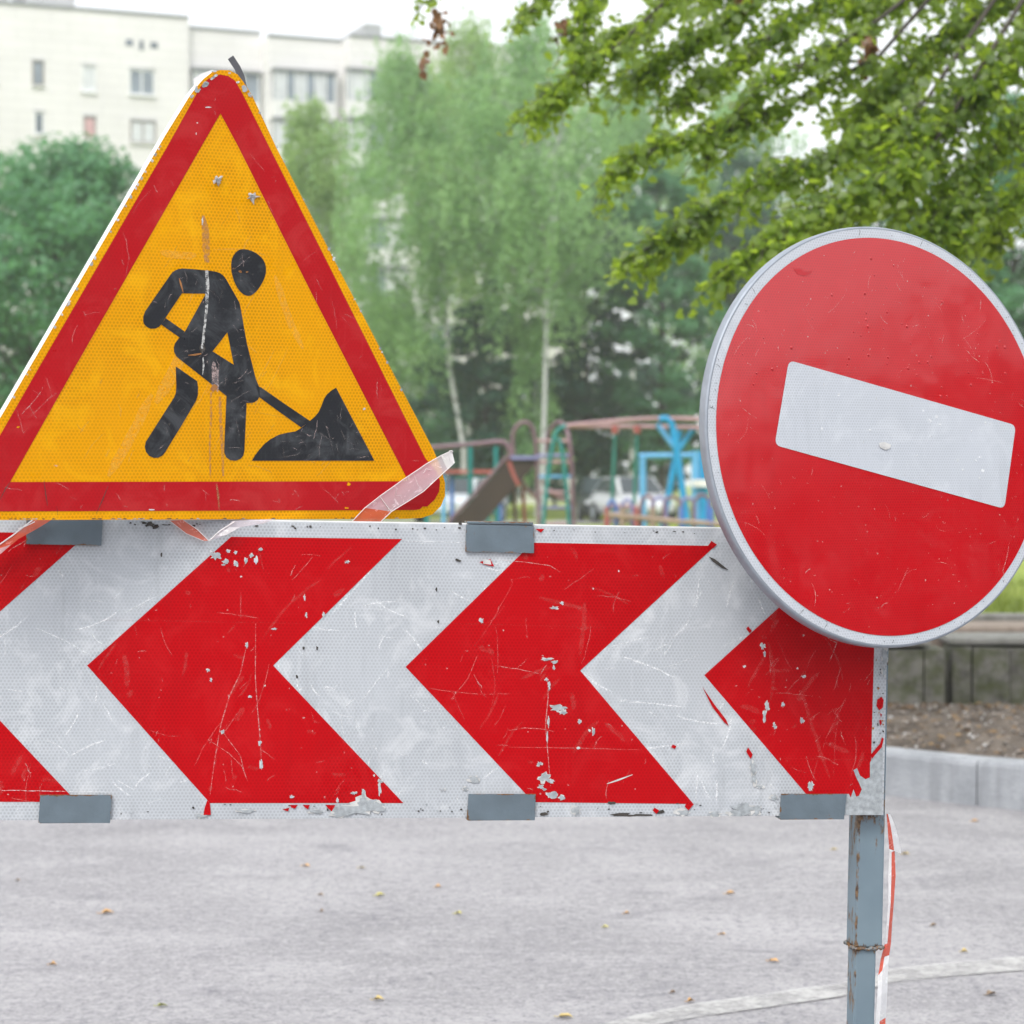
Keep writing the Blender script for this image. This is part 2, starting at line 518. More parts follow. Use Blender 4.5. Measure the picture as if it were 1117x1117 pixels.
# red ink left on the white edge strip, and red corner tears
for pts in ([(957, 763), (962, 760), (964, 764), (963, 772), (959, 775), (956, 770)], [(959, 786), (961, 785), (962, 789), (960, 792)], [(960, 778), (962, 779), (961, 783)],
            [(950, 823), (955, 817), (960, 811), (962, 804), (964, 806), (962, 815), (955, 823), (951, 828)],
            [(226, 873), (229, 876), (230, 889), (222, 889), (223, 882)], [(748, 877), (757, 877), (751, 884), (747, 880)], [(776, 590), (782, 594), (778, 598), (772, 596)],
            [(316, 878), (325, 878), (322, 882), (318, 881)], [(330, 878), (338, 878), (336, 883), (333, 881)], [(308, 883), (316, 881), (314, 885)],
            [(584, 577), (594, 577), (590, 581), (587, 579)], [(355, 878), (366, 878), (362, 885), (358, 882)], [(816, 683), (820, 688), (818, 691), (814, 686)],
            [(766, 749), (779, 768), (792, 785), (795, 792), (790, 788), (777, 771)], [(816, 815), (821, 823), (819, 828), (814, 820)], [(734, 812), (738, 814), (736, 817), (732, 815)],
            [(535, 610), (539, 618), (529, 616), (523, 613)], [(714, 881), (719, 884), (716, 888), (712, 884)]):
    mb.sheet(MBD, pts, wc + .0008, 5)
mb.sheet(MBD, [(527, 610), (535, 611), (536, 616), (527, 615)], wc + .001, 3)
mb.sheet(MBD, [(773, 607), (780, 610), (790, 618), (795, 622), (788, 620), (778, 613)], wc + .0008, 4)
mb.sheet(MBD, [(498, 609), (504, 612), (501, 613), (496, 611)], wc + .0008, 4)
for (x, y) in ((476, 643), (478, 678), (331, 707), (346, 707), (176, 605), (324, 738)):
    mb.sheet(MBD, jag(x, y, 1.2, 2.2, 7), wc, 4)
# grime along the upper edge and seams
for i in range(46):
    x = rng.uniform(120, 795); y = loc  # noqa
    yy = 567.5 + (x - 100) * 11 / 680 + rng.uniform(1.5, 5)
    mb.sheet(MBD, jag(x, yy, rng.uniform(.6, 2.2), rng.uniform(.4, 1.1), 7), wc, 4)
for i in range(70):
    x = rng.uniform(120, 935); yy = rng.uniform(878, 889.5) - (x - 100) * 3 / 800
    mb.sheet(MBD, jag(x, yy, rng.uniform(.5, 1.8), rng.uniform(.4, 1.2), 7), wc, rng.choice((4, 4, 2)))
for i in range(40):
    yy = rng.uniform(710, 880); x = 965 - (yy - 706) * .035 + rng.uniform(-10, 2)
    mb.sheet(MBD, jag(x, yy, rng.uniform(.4, 1.2), rng.uniform(.5, 1.8), 7), wc, rng.choice((4, 6)))
for a, b_ in (((0, 862), (120, 864)), ((440, 590), (508, 592))):
    mb.ribbon(MBD, wiggle(a, b_, 0, 24, .25), .0009, wc, 7)
for a, b_ in (((110, 676), (330, 680)), ((480, 680), (660, 684)), ((555, 815), (690, 818)), ((850, 827), (948, 829))):
    mb.ribbon(MBD, wiggle(a, b_, 0, 24, .25), .0010, wc, 8)
# scuffs on the white film
for i in range(300):
    x, y = rng.uniform(-20, 950), rng.uniform(590, 880)
    a = rng.uniform(0, 6.28); L = rng.expovariate(1 / 22) + 5
    pl = wiggle((x, y), (x + L * math.cos(a), y + L * math.sin(a)), rng.uniform(-.09, .09) * L)
    if all(582 < q[1] < 884 and q[0] < 955 for q in pl):
        mb.ribbon(MBD, pl, rng.uniform(.0006, .0034), .0002, 7)
white_marks = mb
panel = mb.build('panel', [M['white_sheet'], M['white_edge'], M['bare'], M['paint_white'], M['dark_dirt'], M['red_sheet'], M['rust'], M['scuff_white'], M['scuff_red']], barrier)

chev = [
    [(81.5, 581.5), (-140, 578), (-262, 725), (-130, 874), (84, 875), (-61.5, 721), (67, 607.5), (96, 581.8)],
    [(95, 726), (252, 585.6), (438.6, 588), (298, 726), (440, 876), (229, 876)],
    [(442.4, 727.5), (581, 592), (780, 595.5), (633, 731.5), (756.5, 877), (582, 875)],
    [(768.3, 736.5), (919, 600), (958, 601), (953.6, 706), (949, 874.5), (886.5, 874.5)],
]
chev[0] = [(96, 582.5), (-140, 578), (-262, 725), (-130, 874), (84, 875), (-61.5, 721)]
for ci, pts in enumerate(chev):
    c = MB()
    c.sheet(MBD, pts, .0005, 0)
    xs = [p[0] for p in pts]; x0, x1 = max(-30, min(xs)), max(xs)

    def inside(x, y):
        n = len(pts); r = False
        for i in range(n):
            (xa, ya), (xb, yb) = pts[i], pts[i - 1]
            if (ya > y) != (yb > y) and x < (xb - xa) * (y - ya) / (yb - ya) + xa:
                r = not r
        return r
    for i in range(110):
        x, y = rng.uniform(x0, x1), rng.uniform(596, 872)
        base_a = rng.choice((-1.0, -.8, 1.4, 1.9, .2, rng.uniform(0, 3.14)))
        a = base_a + rng.uniform(-.25, .25); L = rng.expovariate(1 / 20) + 4
        e = (x + L * math.cos(a), y + L * math.sin(a))
        pl = wiggle((x, y), e, rng.uniform(-.08, .08) * L)
        if all(inside(*q) for q in pl):
            c.ribbon(MBD, pl, *(lambda soft: (rng.uniform(.003, .009), .0007, 4) if soft else (rng.uniform(.0004, .0011), .0008 + rng.uniform(0, .0002), rng.choice((1, 2, 2, 2, 2))))(rng.random() < .35))
    for i in range(55):
        x, y = rng.uniform(x0, x1), rng.uniform(600, 870)
        if inside(x, y) and inside(x + 4, y) and inside(x - 4, y):
            c.sheet(MBD, jag(x, y, rng.uniform(.3, 1.3), rng.uniform(.3, 1.3), 7), .0009, rng.choice((1, 1, 2)))
    if ci == 1:
        c.ribbon(MBD, [(270, 700), (262, 735), (250, 760), (241, 790), (234, 830), (229, 868)], .0011, .0010, 1)
        c.ribbon(MBD, [(279, 680), (278.5, 740), (281, 775), (284, 808), (285, 830)], .0013, .0010, 1)
        c.ribbon(MBD, [(226, 806), (250, 822), (264, 836), (270, 852)], .0009, .0010, 1)
        c.ribbon(MBD, [(243, 798), (250, 808), (262, 824), (268, 848)], .0009, .0010, 1)
    if ci == 2:
        c.ribbon(MBD, [(662, 855), (674, 851), (690, 845)], .0030, .0010, 3)
        c.ribbon(MBD, [(545, 611), (572, 613), (600, 617), (611, 624)], .0012, .0010, 1)
        c.ribbon(MBD, [(597, 738), (598, 760), (595, 790), (597, 815), (600, 850)], .0014, .0010, 1)
        c.ribbon(MBD, [(555, 815), (632, 816), (700, 818)], .0010, .0010, 2)
        c.ribbon(MBD, wiggle((467, 750), (560, 757), 3), .0009, .0010, 2)
    c.build('red_chevron', [M['red_sheet'], M['scratch'], M['scratch_faint'], M['paint_white'], M['scuff_red']], barrier)

for px, bottom in (([(29, 566), (112, 567), (110.5, 595), (28.5, 593.5)], 0), ([(508.5, 572), (582, 573.5), (582, 603.3), (507.5, 601.5)], 0),
                   ([(44, 867), (122, 867), (120, 897.5), (42, 897)], 1), ([(511, 866), (584, 866), (583, 894.5), (509, 894)], 1), ([(852, 866), (923, 866), (920, 893.5), (850, 893)], 1)):
    c = MB()
    P = locs(MBD, px, .002)
    c.prism(P, .0015, .0055)
    u0, u1 = min(p.x for p in P), max(p.x for p in P)
    if bottom:
        v0 = min(p.y for p in P)
        c.box((u0 + .002, v0 - .0005, -.030), (u1 - .002, v0 + .0035, .0013))
    else:
        v1 = max(vt + .0026, max(p.y for p in P))
        c.box((u0 + .002, v1 - .001, -.030), (u1 - .002, v1 + .003, .0053))
    c.build('clip', M['clip'], barrier, .0008)

# posts (square tube in a wider sleeve, welded); the second one stands beyond the left edge of the frame
vj = loc(MBD, 945, 1034, -.024).y
u_post = loc(MBD, 935.5, 900, -.0245).x


k_ = NT('rusty_post_paint'); c_ = k_.coord()
sx_ = k_.n('ShaderNodeSeparateXYZ', i={0: c_})
base_ = k_.mix(k_.ramp(k_.noise(c_, 9, 5), .3, .7), (.125, .175, .215), (.165, .225, .265))
mpd = k_.n('ShaderNodeMapping', i={'Vector': c_, 'Scale': (1.6, .55, 1.6)}).outputs[0]
nz_ = k_.noise(mpd, 42, 7, .68)
topm = k_.ramp(k_.math('ABSOLUTE', k_.math('SUBTRACT', sx_.outputs[1], vb)), .0, .09, .13, 0)
seam = k_.ramp(k_.math('ABSOLUTE', k_.math('SUBTRACT', sx_.outputs[0], u_post + .002)), .0012, .0045, .15, 0)
right = k_.math('MULTIPLY', k_.ramp(k_.math('SUBTRACT', sx_.outputs[0], u_post), .025, .05, 0, .10), k_.ramp(sx_.outputs[1], vb - .16, vb - .02, 0, 1))
jn = k_.ramp(k_.math('ABSOLUTE', k_.math('SUBTRACT', sx_.outputs[1], vj)), .002, .014, .16, 0)
am = k_.math('ADD', k_.math('ADD', nz_, topm), k_.math('ADD', k_.math('ADD', seam, right), jn))
mk = k_.ramp(am, .66, .73)
rc_ = k_.mix(k_.ramp(k_.noise(c_, 170, 4), .35, .65), (.05, .026, .014), (.20, .12, .06))
M['post'] = k_.done(k_.principled(k_.mix(mk, base_, rc_), .5, 0, k_.bump(mk, .3, .001)))


def post_at(u0, names):
    s = MB(); s.box((u0, vj, -.0745), (u0 + .050, vt + .22, -.0245))
    o = s.build('post_sleeve', M['post'], barrier, .004)
    t = MB(); t.box((u0 + .0015, .012, -.0690), (u0 + .0400, vj - .0015, -.0270))
    t.build('post', M['post'], barrier, .004)
    wl = MB()
    rr = random.Random(3)
    ring = [(u0 - .001 + .052 * t, -.0240) for t in [i / 12 for i in range(13)]] + [(u0 + .051, -.0240 - .052 * i / 10) for i in range(1, 11)] + \
           [(u0 + .051 - .052 * i / 10, -.0755) for i in range(1, 11)] + [(u0 - .001, -.0755 + .052 * i / 10) for i in range(1, 10)]
    P = [Vector((x, vj - .001 + rr.uniform(-.002, .002), w)) for x, w in ring]
    P.append(P[0])
    wl.tube(P, [.0027 + rr.uniform(-.0011, .0012) for _ in P], 7, 0, False)
    wl.build('weld_bead', M['weld'], barrier)
    f = MB(); f.box((u0 - .10, .0, -.25), (u0 + .15, .012, .15))
    f.build('foot_plate', M['post'], barrier, .003)


post_at(u_post, 0)
post_at(ul + .10, 1)
c = MB()
for v in (vt - .05, vb + .03):
    c.box((ul + .02, v, -.046), (ur - .03, v + .03, -.0225))
c.build('back_rail', M['post'], barrier, .002)

# ================================================================== TRIANGULAR ROADWORKS SIGN
MT = frame(at(235, 566, 3.515), 28.0, -3.0, 0.0)
tri = thing('roadworks_sign', 'amber and red triangular warning sign showing a man digging', 'road sign', MT)


def arc_pts(c, r, a0, a1, n):
    return [(c[0] + r[0] * math.cos(rad(a0 + (a1 - a0) * i / n)), c[1] - r[1] * math.sin(rad(a0 + (a1 - a0) * i / n))) for i in range(n + 1)]


outer = [(-66, 567.5 - 1), (-78, 560), (-80, 550), (-72, 536), (-52, 543.5 - 3)]
outer = [(-58, 567.5), (-72, 563), (-78, 553), (-74, 580 - 40), (0, 456), (180, 148), (206, 106), (214, 95), (222, 86), (231, 79), (240, 76.3), (250, 76.6), (259, 81), (266, 90), (275, 104), (301, 160), (373, 300),
         (420, 390), (472, 489), (481, 510), (485.5, 527), (485.5, 541), (481, 552), (472, 561), (460, 565), (440, 566)]
red_out = [(-52, 558), (-62, 552), (-62, 544), (-48, 556 - 0.1)]
red_out = [(-52, 558), (-62, 553), (-63, 546), (-58, 574 - 38), (0, 475), (43, 400), (182.5, 160), (213, 105), (219, 94), (227, 86), (240, 81.2), (249, 83), (256.5, 88), (265, 103), (293.5, 160), (364, 300), (464, 500), (477, 515),
           (480, 525), (479, 536), (474, 545), (466, 552.5), (461, 552.5), (458, 555.5), (452, 556.3)]
red_in = [(11, 525.8), (82, 400), (219.5, 160), (240.5, 123.7), (260, 160), (340, 320), (445.5, 525)]
mb = MB()
P = locs(MT, outer, 0)
mb.prism(P, -.003, 0.0, 0, 1)
# folded return behind the face
n = len(P)
cen = sum(P, Vector()) / n
inn = [p + (cen - p).normalized() * .001 for p in P]
ring = []
for i in range(n):
    j = (i + 1) % n
    a, b_ = P[i], P[j]
    mb.add([Vector((a.x, a.y, -.0031)), Vector((a.x, a.y, -.024)), Vector((b_.x, b_.y, -.024)), Vector((b_.x, b_.y, -.0031))], [(0, 1, 2, 3), (3, 2, 1, 0)][:1], 1)
# nibbled, bare patches along the edge
EDG = [(0, 456, 180, 148, 26), (206, 106, 240, 76, 15), (250, 77, 275, 104, 8), (275, 104, 472, 489, 14), (0, 567, 440, 566, 40)]
for x0, y0, x1, y1, k in EDG:
    nx, ny = (y1 - y0), -(x1 - x0)
    L = math.hypot(nx, ny); nx, ny = nx / L, ny / L
    for i in range(k):
        t = rng.random()
        s = rng.uniform(.6, 1.9) * (1.7 if (x0 == 206 and rng.random() < .5) else 1)
        io = -1.0 if y0 == 567 else 1.5
        cx, cy = x0 + (x1 - x0) * t - nx * io * (y0 != 567), y0 + (y1 - y0) * t - ny * io * (y0 != 567)
        if x0 == 0 and y0 == 567:
            cy -= .9
        mb.sheet(MT, jag(cx - nx * .0, cy, s * abs((x1 - x0) / L) + .7, s * abs((y1 - y0) / L) + .5, 8), .0014, rng.choice((2, 2, 3, 3)) if y0 != 567 else rng.choice((4, 4, 2)))
mb.sheet(MT, jag(267, 97, 3.2, 4, 9), .0016, 2)
mb.sheet(MT, jag(214, 98, 2.4, 4, 9), .0016, 2)
mb.sheet(MT, jag(234, 77.6, 2.4, 1.2, 9), .0016, 3)
# two torn bullet dents
for (x, y, s) in ((237.5, 197, 1.15), (275.5, 214.5, 1.25)):
    star = []
    for i in range(18):
        a = 2 * math.pi * i / 18
        r_ = s * (6.6 if i % 4 == 0 else 4.6 if i % 2 else 3.2) * rng.uniform(.5, 1.2)
        star.append((x + r_ * math.cos(a), y + r_ * math.sin(a)))
    rim_ = locs(MT, star, .0012); c0 = loc(MT, x, y, .0050)
    mid = [(p + c0) / 2 + Vector((0, 0, rng.uniform(-.001, .003))) for p in rim_]
    k = len(rim_)
    mb.add(rim_ + mid + [c0 + Vector((0, 0, -.004))], [(i, (i + 1) % k, k + (i + 1) % k, k + i) for i in range(k)] + [(k + i, k + (i + 1) % k, 2 * k) for i in range(k)], 3)
for i in range(150):   # scuffs on amber
    x, y = rng.uniform(20, 430), rng.uniform(170, 520)
    a = rng.choice((-1.0, -1.1, -.9, rng.uniform(0, 3.1))); L = rng.expovariate(1 / 26) + 6
    e = (x + L * math.cos(a), y + L * math.sin(a))
    hw = (max(y, e[1]) - 130) * .50
    ymin = min(y, e[1]); lim = (ymin - 135) * .50
    if lim > 0 and abs(x - 236) < lim - 10 and abs(e[0] - 236) < lim - 10 and max(y, e[1]) < 520:
        mb.ribbon(MT, wiggle((x, y), e, rng.uniform(-.1, .1) * L), rng.uniform(.0006, .003), .0004, 5)
for a, b_, wd in (((170, 440), (215, 350), .02), ((118, 520), (165, 430), .016), ((300, 300), (330, 380), .012), ((175, 275), (215, 278), .012)):
    mb.ribbon(MT, wiggle(a, b_, 2), wd, .0005, 5)
plate = mb.build('sign_plate', [M['yellow_sheet'], M['white_edge'], M['bare'], M['silver'], M['dark_dirt'], M['yellow_streak']], tri)

mb = MB()
mb.sheet(MT, red_out, .0007, 0, [red_in])


def scr(mb, MM, n, xr, yr, test, w, mats, wd=(.0004, .0013), seed=1, L0=14):
    r = random.Random(seed)
    for i in range(n):
        x, y = r.uniform(*xr), r.uniform(*yr)
        a = r.uniform(0, 6.28); L = r.expovariate(1 / L0) + 2
        pl = wiggle((x, y), (x + L * math.cos(a), y + L * math.sin(a)), r.uniform(-.08, .08) * L, r=r)
        if all(test(*q) for q in pl):
            mb.ribbon(MM, pl, r.uniform(*wd), w, r.choice(mats))


def in_poly(pts):
    def f(x, y):
        n = len(pts); r = False
        for i in range(n):
            (xa, ya), (xb, yb) = pts[i], pts[i - 1]
            if (ya > y) != (yb > y) and x < (xb - xa) * (y - ya) / (yb - ya) + xa:
                r = not r
        return r
    return f


ip_o, ip_i = in_poly(red_out), in_poly(red_in)
scr(mb, MT, 500, (-40, 480), (84, 556), lambda x, y: ip_o(x, y) and not ip_i(x, y), .0010, (1, 2, 2, 2), seed=5)
for x, y, rx, ry, m in ((215, 134, 1, 1, 3), (214, 146, .8, 2, 3), (227, 117, 3, .7, 3), (61, 508, 3, .8, 1), (378, 566 - 12, 2, 1, 4), (380, 528, 2, 1.5, 4), (397, 446, 1.4, 1.4, 3), (20, 466, 1.5, 1, 4), (165, 556, 3, .8, 3)):
    mb.sheet(MT, jag(x, y, rx, ry, 8), .0012, m)
for pl in ([(48, 525), (50, 540), (52, 552)], [(62, 552), (63, 562)], [(118, 530), (112, 545), (105, 560)], [(0, 545), (6, 533), (11, 526)]):
    mb.ribbon(MT, pl, .0014, .0013, 5)
mb.build('red_border', [M['red_border'], M['scratch'], M['scratch_faint'], M['silver'], M['yellow_sheet'], M['dark_dirt']], tri)

cv = lambda pts: [(140 + x / 3.287, 180 + y / 3.287) for x, y in pts]


def smooth(pts, it=2):
    for _ in range(it):
        q = []
        for i in range(len(pts)):
            a, b = pts[i], pts[(i + 1) % len(pts)]
            q += [(a[0] * .75 + b[0] * .25, a[1] * .75 + b[1] * .25), (a[0] * .25 + b[0] * .75, a[1] * .25 + b[1] * .75)]
        pts = q
    return pts


head = smooth([(368, 352), (375, 325), (395, 303), (420, 301), (452, 311), (482, 334), (495, 365), (491, 402), (470, 441), (447, 465), (428, 471), (404, 459), (384, 430), (370, 390)])
arm = [(53, 560), (54, 543), (60, 525), (105, 460), (150, 395), (158, 385), (168, 378), (180, 373), (195, 371), (240, 374), (280, 378), (278, 461), (192, 460), (160, 508), (133, 548), (121, 568), (110, 580), (97, 586), (80, 587), (66, 580), (57, 571)]
torso = [(280, 378), (300, 380), (316, 383), (330, 388), (342, 398), (351, 410), (393, 483), (399, 494), (402, 510), (425, 640), (458, 770), (466, 788), (472, 805), (472, 825), (465, 841), (453, 850), (440, 853), (424, 853),
         (416, 1025), (412, 1042), (402, 1054), (385, 1060), (365, 1058), (351, 1048), (344, 1032), (344, 1015), (352, 828), (185, 697), (172, 686), (164, 670), (163, 655), (167, 640), (178, 625), (203, 597), (278, 461)]
hole = [(355, 600), (378, 716), (302, 668)]
leg = [(170, 722), (247, 775), (250, 800), (249, 826), (243, 845), (190, 935), (133, 1028), (123, 1041), (108, 1049), (92, 1050), (75, 1043), (63, 1028), (59, 1010), (63, 992), (115, 910), (165, 832), (171, 815), (172, 790)]
h1 = [(118, 572), (134, 549), (202, 597), (186, 620)]
h2 = [(459, 790), (477, 798), (560, 856), (652, 918), (620, 941), (540, 884), (469, 832)]
heap = [(443, 1060), (455, 1040), (470, 1020), (488, 1000), (510, 983), (540, 967), (570, 960), (600, 955), (621, 942), (650, 918), (668, 903), (682, 886), (692, 864), (702, 838), (712, 823), (726, 810), (745, 798), (882, 1060)]
mb = MB()
for q, hs in ((head, ()), (arm, ()), (torso, (hole,)), (leg, ()), (h1, ()), (h2, ()), (heap, ())):
    mb.sheet(MT, cv(q), .0007, 0, [cv(h) for h in hs])
ips = [in_poly(cv(q)) for q in (arm, torso, leg, heap, head)]
iph = in_poly(cv(hole))
scr(mb, MT, 420, (150, 410), (265, 505), lambda x, y: any(f(x, y) for f in ips) and not iph(x, y), .0010, (2, 1, 1), (.0004, .001), 8, 10)
mb.ribbon(MT, cv([(268, 180), (276, 230), (279, 300), (281, 350)]), [.004, .012, .012, .008], .0013, 3)
mb.ribbon(MT, cv([(281, 378), (284, 430), (280, 520), (272, 590), (268, 640)]), [.005, .006, .0045, .004, .005], .0014, 4)
mb.ribbon(MT, cv([(268, 690), (270, 720), (266, 752)]), [.002, .003, .0012], .0014, 4)
mb.ribbon(MT, cv([(215, 682), (240, 680), (262, 676)]), [.001, .003, .002], .0014, 5)
mb.ribbon(MT, cv([(182, 405), (188, 425), (197, 458)]), [.001, .003, .001], .0014, 5)
mb.sheet(MT, [(x, y) for x, y in cv(jag(265, 655, 14, 18, 9))], .0015, 6)
mb.sheet(MT, cv(jag(265, 650, 7, 10, 7)), .0018, 4)
mb.sheet(MT, cv(jag(308, 795, 11, 14, 9)), .0015, 5)
mb.sheet(MT, cv(jag(312, 760, 16, 60, 12)), .0011, 2)
mb.sheet(MT, cv(jag(266, 200, 4, 14, 9)), .0015, 7)
mb.ribbon(MT, cv([(296, 815), (297, 900), (292, 1000), (294, 1115)]), [.003, .0035, .003, .002], .0011, 3)
mb.ribbon(MT, cv([(328, 830), (330, 900), (336, 1000), (340, 1115)]), [.004, .005, .005, .003], .0011, 3)
mb.ribbon(MT, [(236, 528), (238, 540), (239, 556)], [.003, .004, .002], .0016, 3)
for x, y in ((403, 383), (425, 384), (378, 372), (400, 381)):
    mb.sheet(MT, cv(jag(x, y, 5, 3, 7)), .0014, rng.choice((3, 5)))
mb.build('digging_man_symbol', [M['black_film'], M['scratch_faint'], M['scratch'], M['streak'], M['streak_white'], M['rust'], M['dark_dirt'], M['silver']], tri)

mb = MB()   # dark flat strap bent up behind the apex
sp = [(268, 108), (266, 96), (263.5, 84), (259, 74), (251.5, 62.5)]
Pm = locs(MT, sp, -.012)
L, R_ = [], []
for i, p in enumerate(Pm):
    t = Pm[min(i + 1, 4)] - Pm[max(i - 1, 0)]
    t = Vector((-t.y, t.x, 0)).normalized()
    L.append(p + t * .0052); R_.append(p - t * .0052)
mb.prism(R_ + L[::-1], -.0135, -.011)
mb.build('bent_strap', M['strap'], tri)
mb = MB()   # clear shred of old film beside the apex
mb.sheet(MT, [(212, 100), (211, 86), (220, 80), (232, 76), (228, 84), (219, 93), (215, 102)], -.006, 0)
mb.build('film_shred', M['film_edge'], tri)
mb = MB()   # mounting tube and clamps behind the face, down to the barrier
pu = loc(MT, 236, 560).x
mb.tube([Vector((pu, -.06, -.060)), Vector((pu, .45, -.060))], .022, 16)
mb.build('mounting_tube', M['zinc'], tri)
for v in (.12, .34):
    c = MB(); c.box((pu - .12, v, -.037), (pu + .12, v + .03, -.004)); c.build('clamp', M['zinc'], tri, .002)

# ================================================================== NO ENTRY SIGN
MC = frame(at(977.5, 704, 3.60), 27.0, 5.0, 0.0)
noe = thing('no_entry_sign', 'round red no entry sign with tilted white bar, fixed at the board end', 'road sign', MC)
cc = loc(MC, 977, 477.5); top = loc(MC, 962, 250.5); bot = loc(MC, 984, 703)
R_out = (top - bot).length / 2
cc = (top + bot) / 2
cl = loc(MC, 772.5, 475)
cc.x = cl.x + R_out
RO, RR = R_out, R_out * .957


def circ(r, w, n=160):
    return [Vector((cc.x + r * math.cos(2 * math.pi * i / n), cc.y + r * math.sin(2 * math.pi * i / n), w)) for i in range(n)]


def rings(mb, prof, m, n=160):
    vs = []
    for r, w in prof:
        vs += circ(r, w, n)
    fs = [(i * n + k, (i + 1) * n + k, (i + 1) * n + (k + 1) % n, i * n + (k + 1) % n) for i in range(len(prof) - 1) for k in range(n)]
    mb.add(vs, fs, m, True)


mb = MB()
mb.poly(circ(RO, 0.0), 0)
for a in (137, 160, 172, 238, 245, 95, 75, 25):   # small cracks across the white ring
    a = rad(a + rng.uniform(-2, 2))
    p0 = Vector((cc.x + RO * .998 * math.cos(a), cc.y + RO * .998 * math.sin(a), .0005)); p1 = Vector((cc.x + RO * .965 * math.cos(a + .01), cc.y + RO * .965 * math.sin(a + .01), .0005))
    mb.strip([p0, (p0 + p1) / 2 + Vector((.001, .001, 0)), p1], .0008, 1)
for i in range(60):
    a = rng.uniform(0, 6.28); r = RO * rng.uniform(.96, .998)
    c0 = Vector((cc.x + r * math.cos(a), cc.y + r * math.sin(a), .0006))
    mb.poly([c0 + Vector((rng.uniform(.0004, .0013) * math.cos(k), rng.uniform(.0004, .0013) * math.sin(k), 0)) for k in (0, 1, 2, 3, 4, 5)], 1)
mb.build('white_face', [M['white_round'], M['dark_dirt']], noe)
mb = MB()
rings(mb, [(RO, -.0004), (RO + .0012, -.0001), (RO + .003, -.0008), (RO + .0045, -.003), (RO + .005, -.006), (RO + .005, -.019), (RO + .003, -.021), (RO - .012, -.021), (RO - .012, -.004), (RO - .02, -.0032), (0.001, -.003)], 0)
mb.build('rim', M['zinc'], noe)
mb = MB()
mb.poly(circ(RR, .0007), 0)
rr = random.Random(21)
barL = locs(MC, [(852, 386), (1114, 459), (1101, 562), (838, 490)], 0)
on_bar = in_poly([(p.x, p.y) for p in barL])
for i in range(420):
    a, r = rr.uniform(0, 6.28), RR * math.sqrt(rr.random()) * .97
    x, y = cc.x + r * math.cos(a), cc.y + r * math.sin(a)
    if on_bar(x, y):
        continue
    if i < 120:
        a2 = rr.uniform(0, 6.28); L = rr.expovariate(1 / .016) + .003
        e = (x + L * math.cos(a2), y + L * math.sin(a2))
        if math.hypot(e[0] - cc.x, e[1] - cc.y) < RR * .98 and not on_bar(*e):
            pl = wiggle((x, y), e, rr.uniform(-.2, .2) * L, 6, .0004, rr)
            mb.strip([Vector((p[0], p[1], .0011)) for p in pl], rr.uniform(.0004, .0011), rr.choice((2, 2, 2, 1)))
    else:
        s = rr.uniform(.0005, .0016)
        mb.poly([Vector((x + s * rr.uniform(.6, 1.2) * math.cos(k), y + s * rr.uniform(.6, 1.2) * math.sin(k), .0012)) for k in (0, .9, 1.8, 2.7, 3.6, 4.5, 5.4)], rr.choice((1, 2, 2)))
# rain drops standing on the upper half
for i in range(70):
    a = rr.uniform(rad(10), rad(165)); r = RR * rr.uniform(.25, .93)
    x, y, s = cc.x + r * math.cos(a), cc.y + r * math.sin(a), rr.uniform(.0012, .0028)
    if on_bar(x, y):
        continue
    dome = [Vector((x + s * math.cos(2 * math.pi * k / 10), y + s * 1.15 * math.sin(2 * math.pi * k / 10), .0008)) for k in range(10)]
    mid_ = [Vector((x + s * .7 * math.cos(2 * math.pi * k / 10), y + s * .8 * math.sin(2 * math.pi * k / 10), .0008 + s * .4)) for k in range(10)]
    mb.add(dome + mid_ + [Vector((x, y, .0008 + s * .5))], [(k, (k + 1) % 10, 10 + (k + 1) % 10, 10 + k) for k in range(10)] + [(10 + k, 10 + (k + 1) % 10, 20) for k in range(10)], 3, True)
mb.ribbon(MC, [(1101, 592), (1098, 610), (1094, 622), (1096, 633), (1103, 643)], .0012, .0012, 1)
mb.sheet(MC, [(866, 293), (873, 293), (880, 297), (886, 295), (884, 299), (878, 301), (870, 299)], .0012, 3)
M['red_wet'] = mat_plain('wet_red', (.42, .004, .010), .08, 0, .1, 30)
mb.build('red_field', [M['red_round'], M['scratch'], M['scratch_faint'], M['red_wet']], noe)
mb = MB()
bar = [(860, 393), (1107.5, 464), (1095, 555), (844.5, 485.5)]
B = locs(MC, bar, 0)
out = []
for i in range(4):
    p, a, b_ = B[i], B[i - 1], B[(i + 1) % 4]
    r = .012
    d0, d1 = (a - p).normalized() * r, (b_ - p).normalized() * r
    for t in [j / 6 for j in range(7)]:
        q = (p + d0) * (1 - t) ** 2 + p * 2 * t * (1 - t) + (p + d1) * t ** 2
        out.append(Vector((q.x, q.y, .0014)))
mb.poly(out, 0)
mb.sheet(MC, [(959, 483), (965, 482), (972, 485), (971, 489), (966, 491), (960, 488)], .0028, 1)
for i in range(60):
    x, y = rr.uniform(858, 1090), rr.uniform(400, 545)
    if in_poly([(864, 399), (1100, 467), (1090, 547), (851, 481)])(x, y):
        mb.sheet(MC, jag(x, y, rr.uniform(.6, 2.2), rr.uniform(.6, 2.2), 8, r=rr), .0018, 2)
mb.build('white_bar', [M['white_round'], M['paint_white'], M['scuff_white']], noe)
mb = MB()
for v in (cc.y - .12, cc.y + .1):
    mb.box((cc.x - .16, v, -.045), (cc.x + .12, v + .03, -.0215))
mb.box((cc.x - .06, cc.y - .14, -.085), (cc.x - .015, cc.y + .16, -.0452))
mb.build('clamp', M['zinc'], noe, .002)

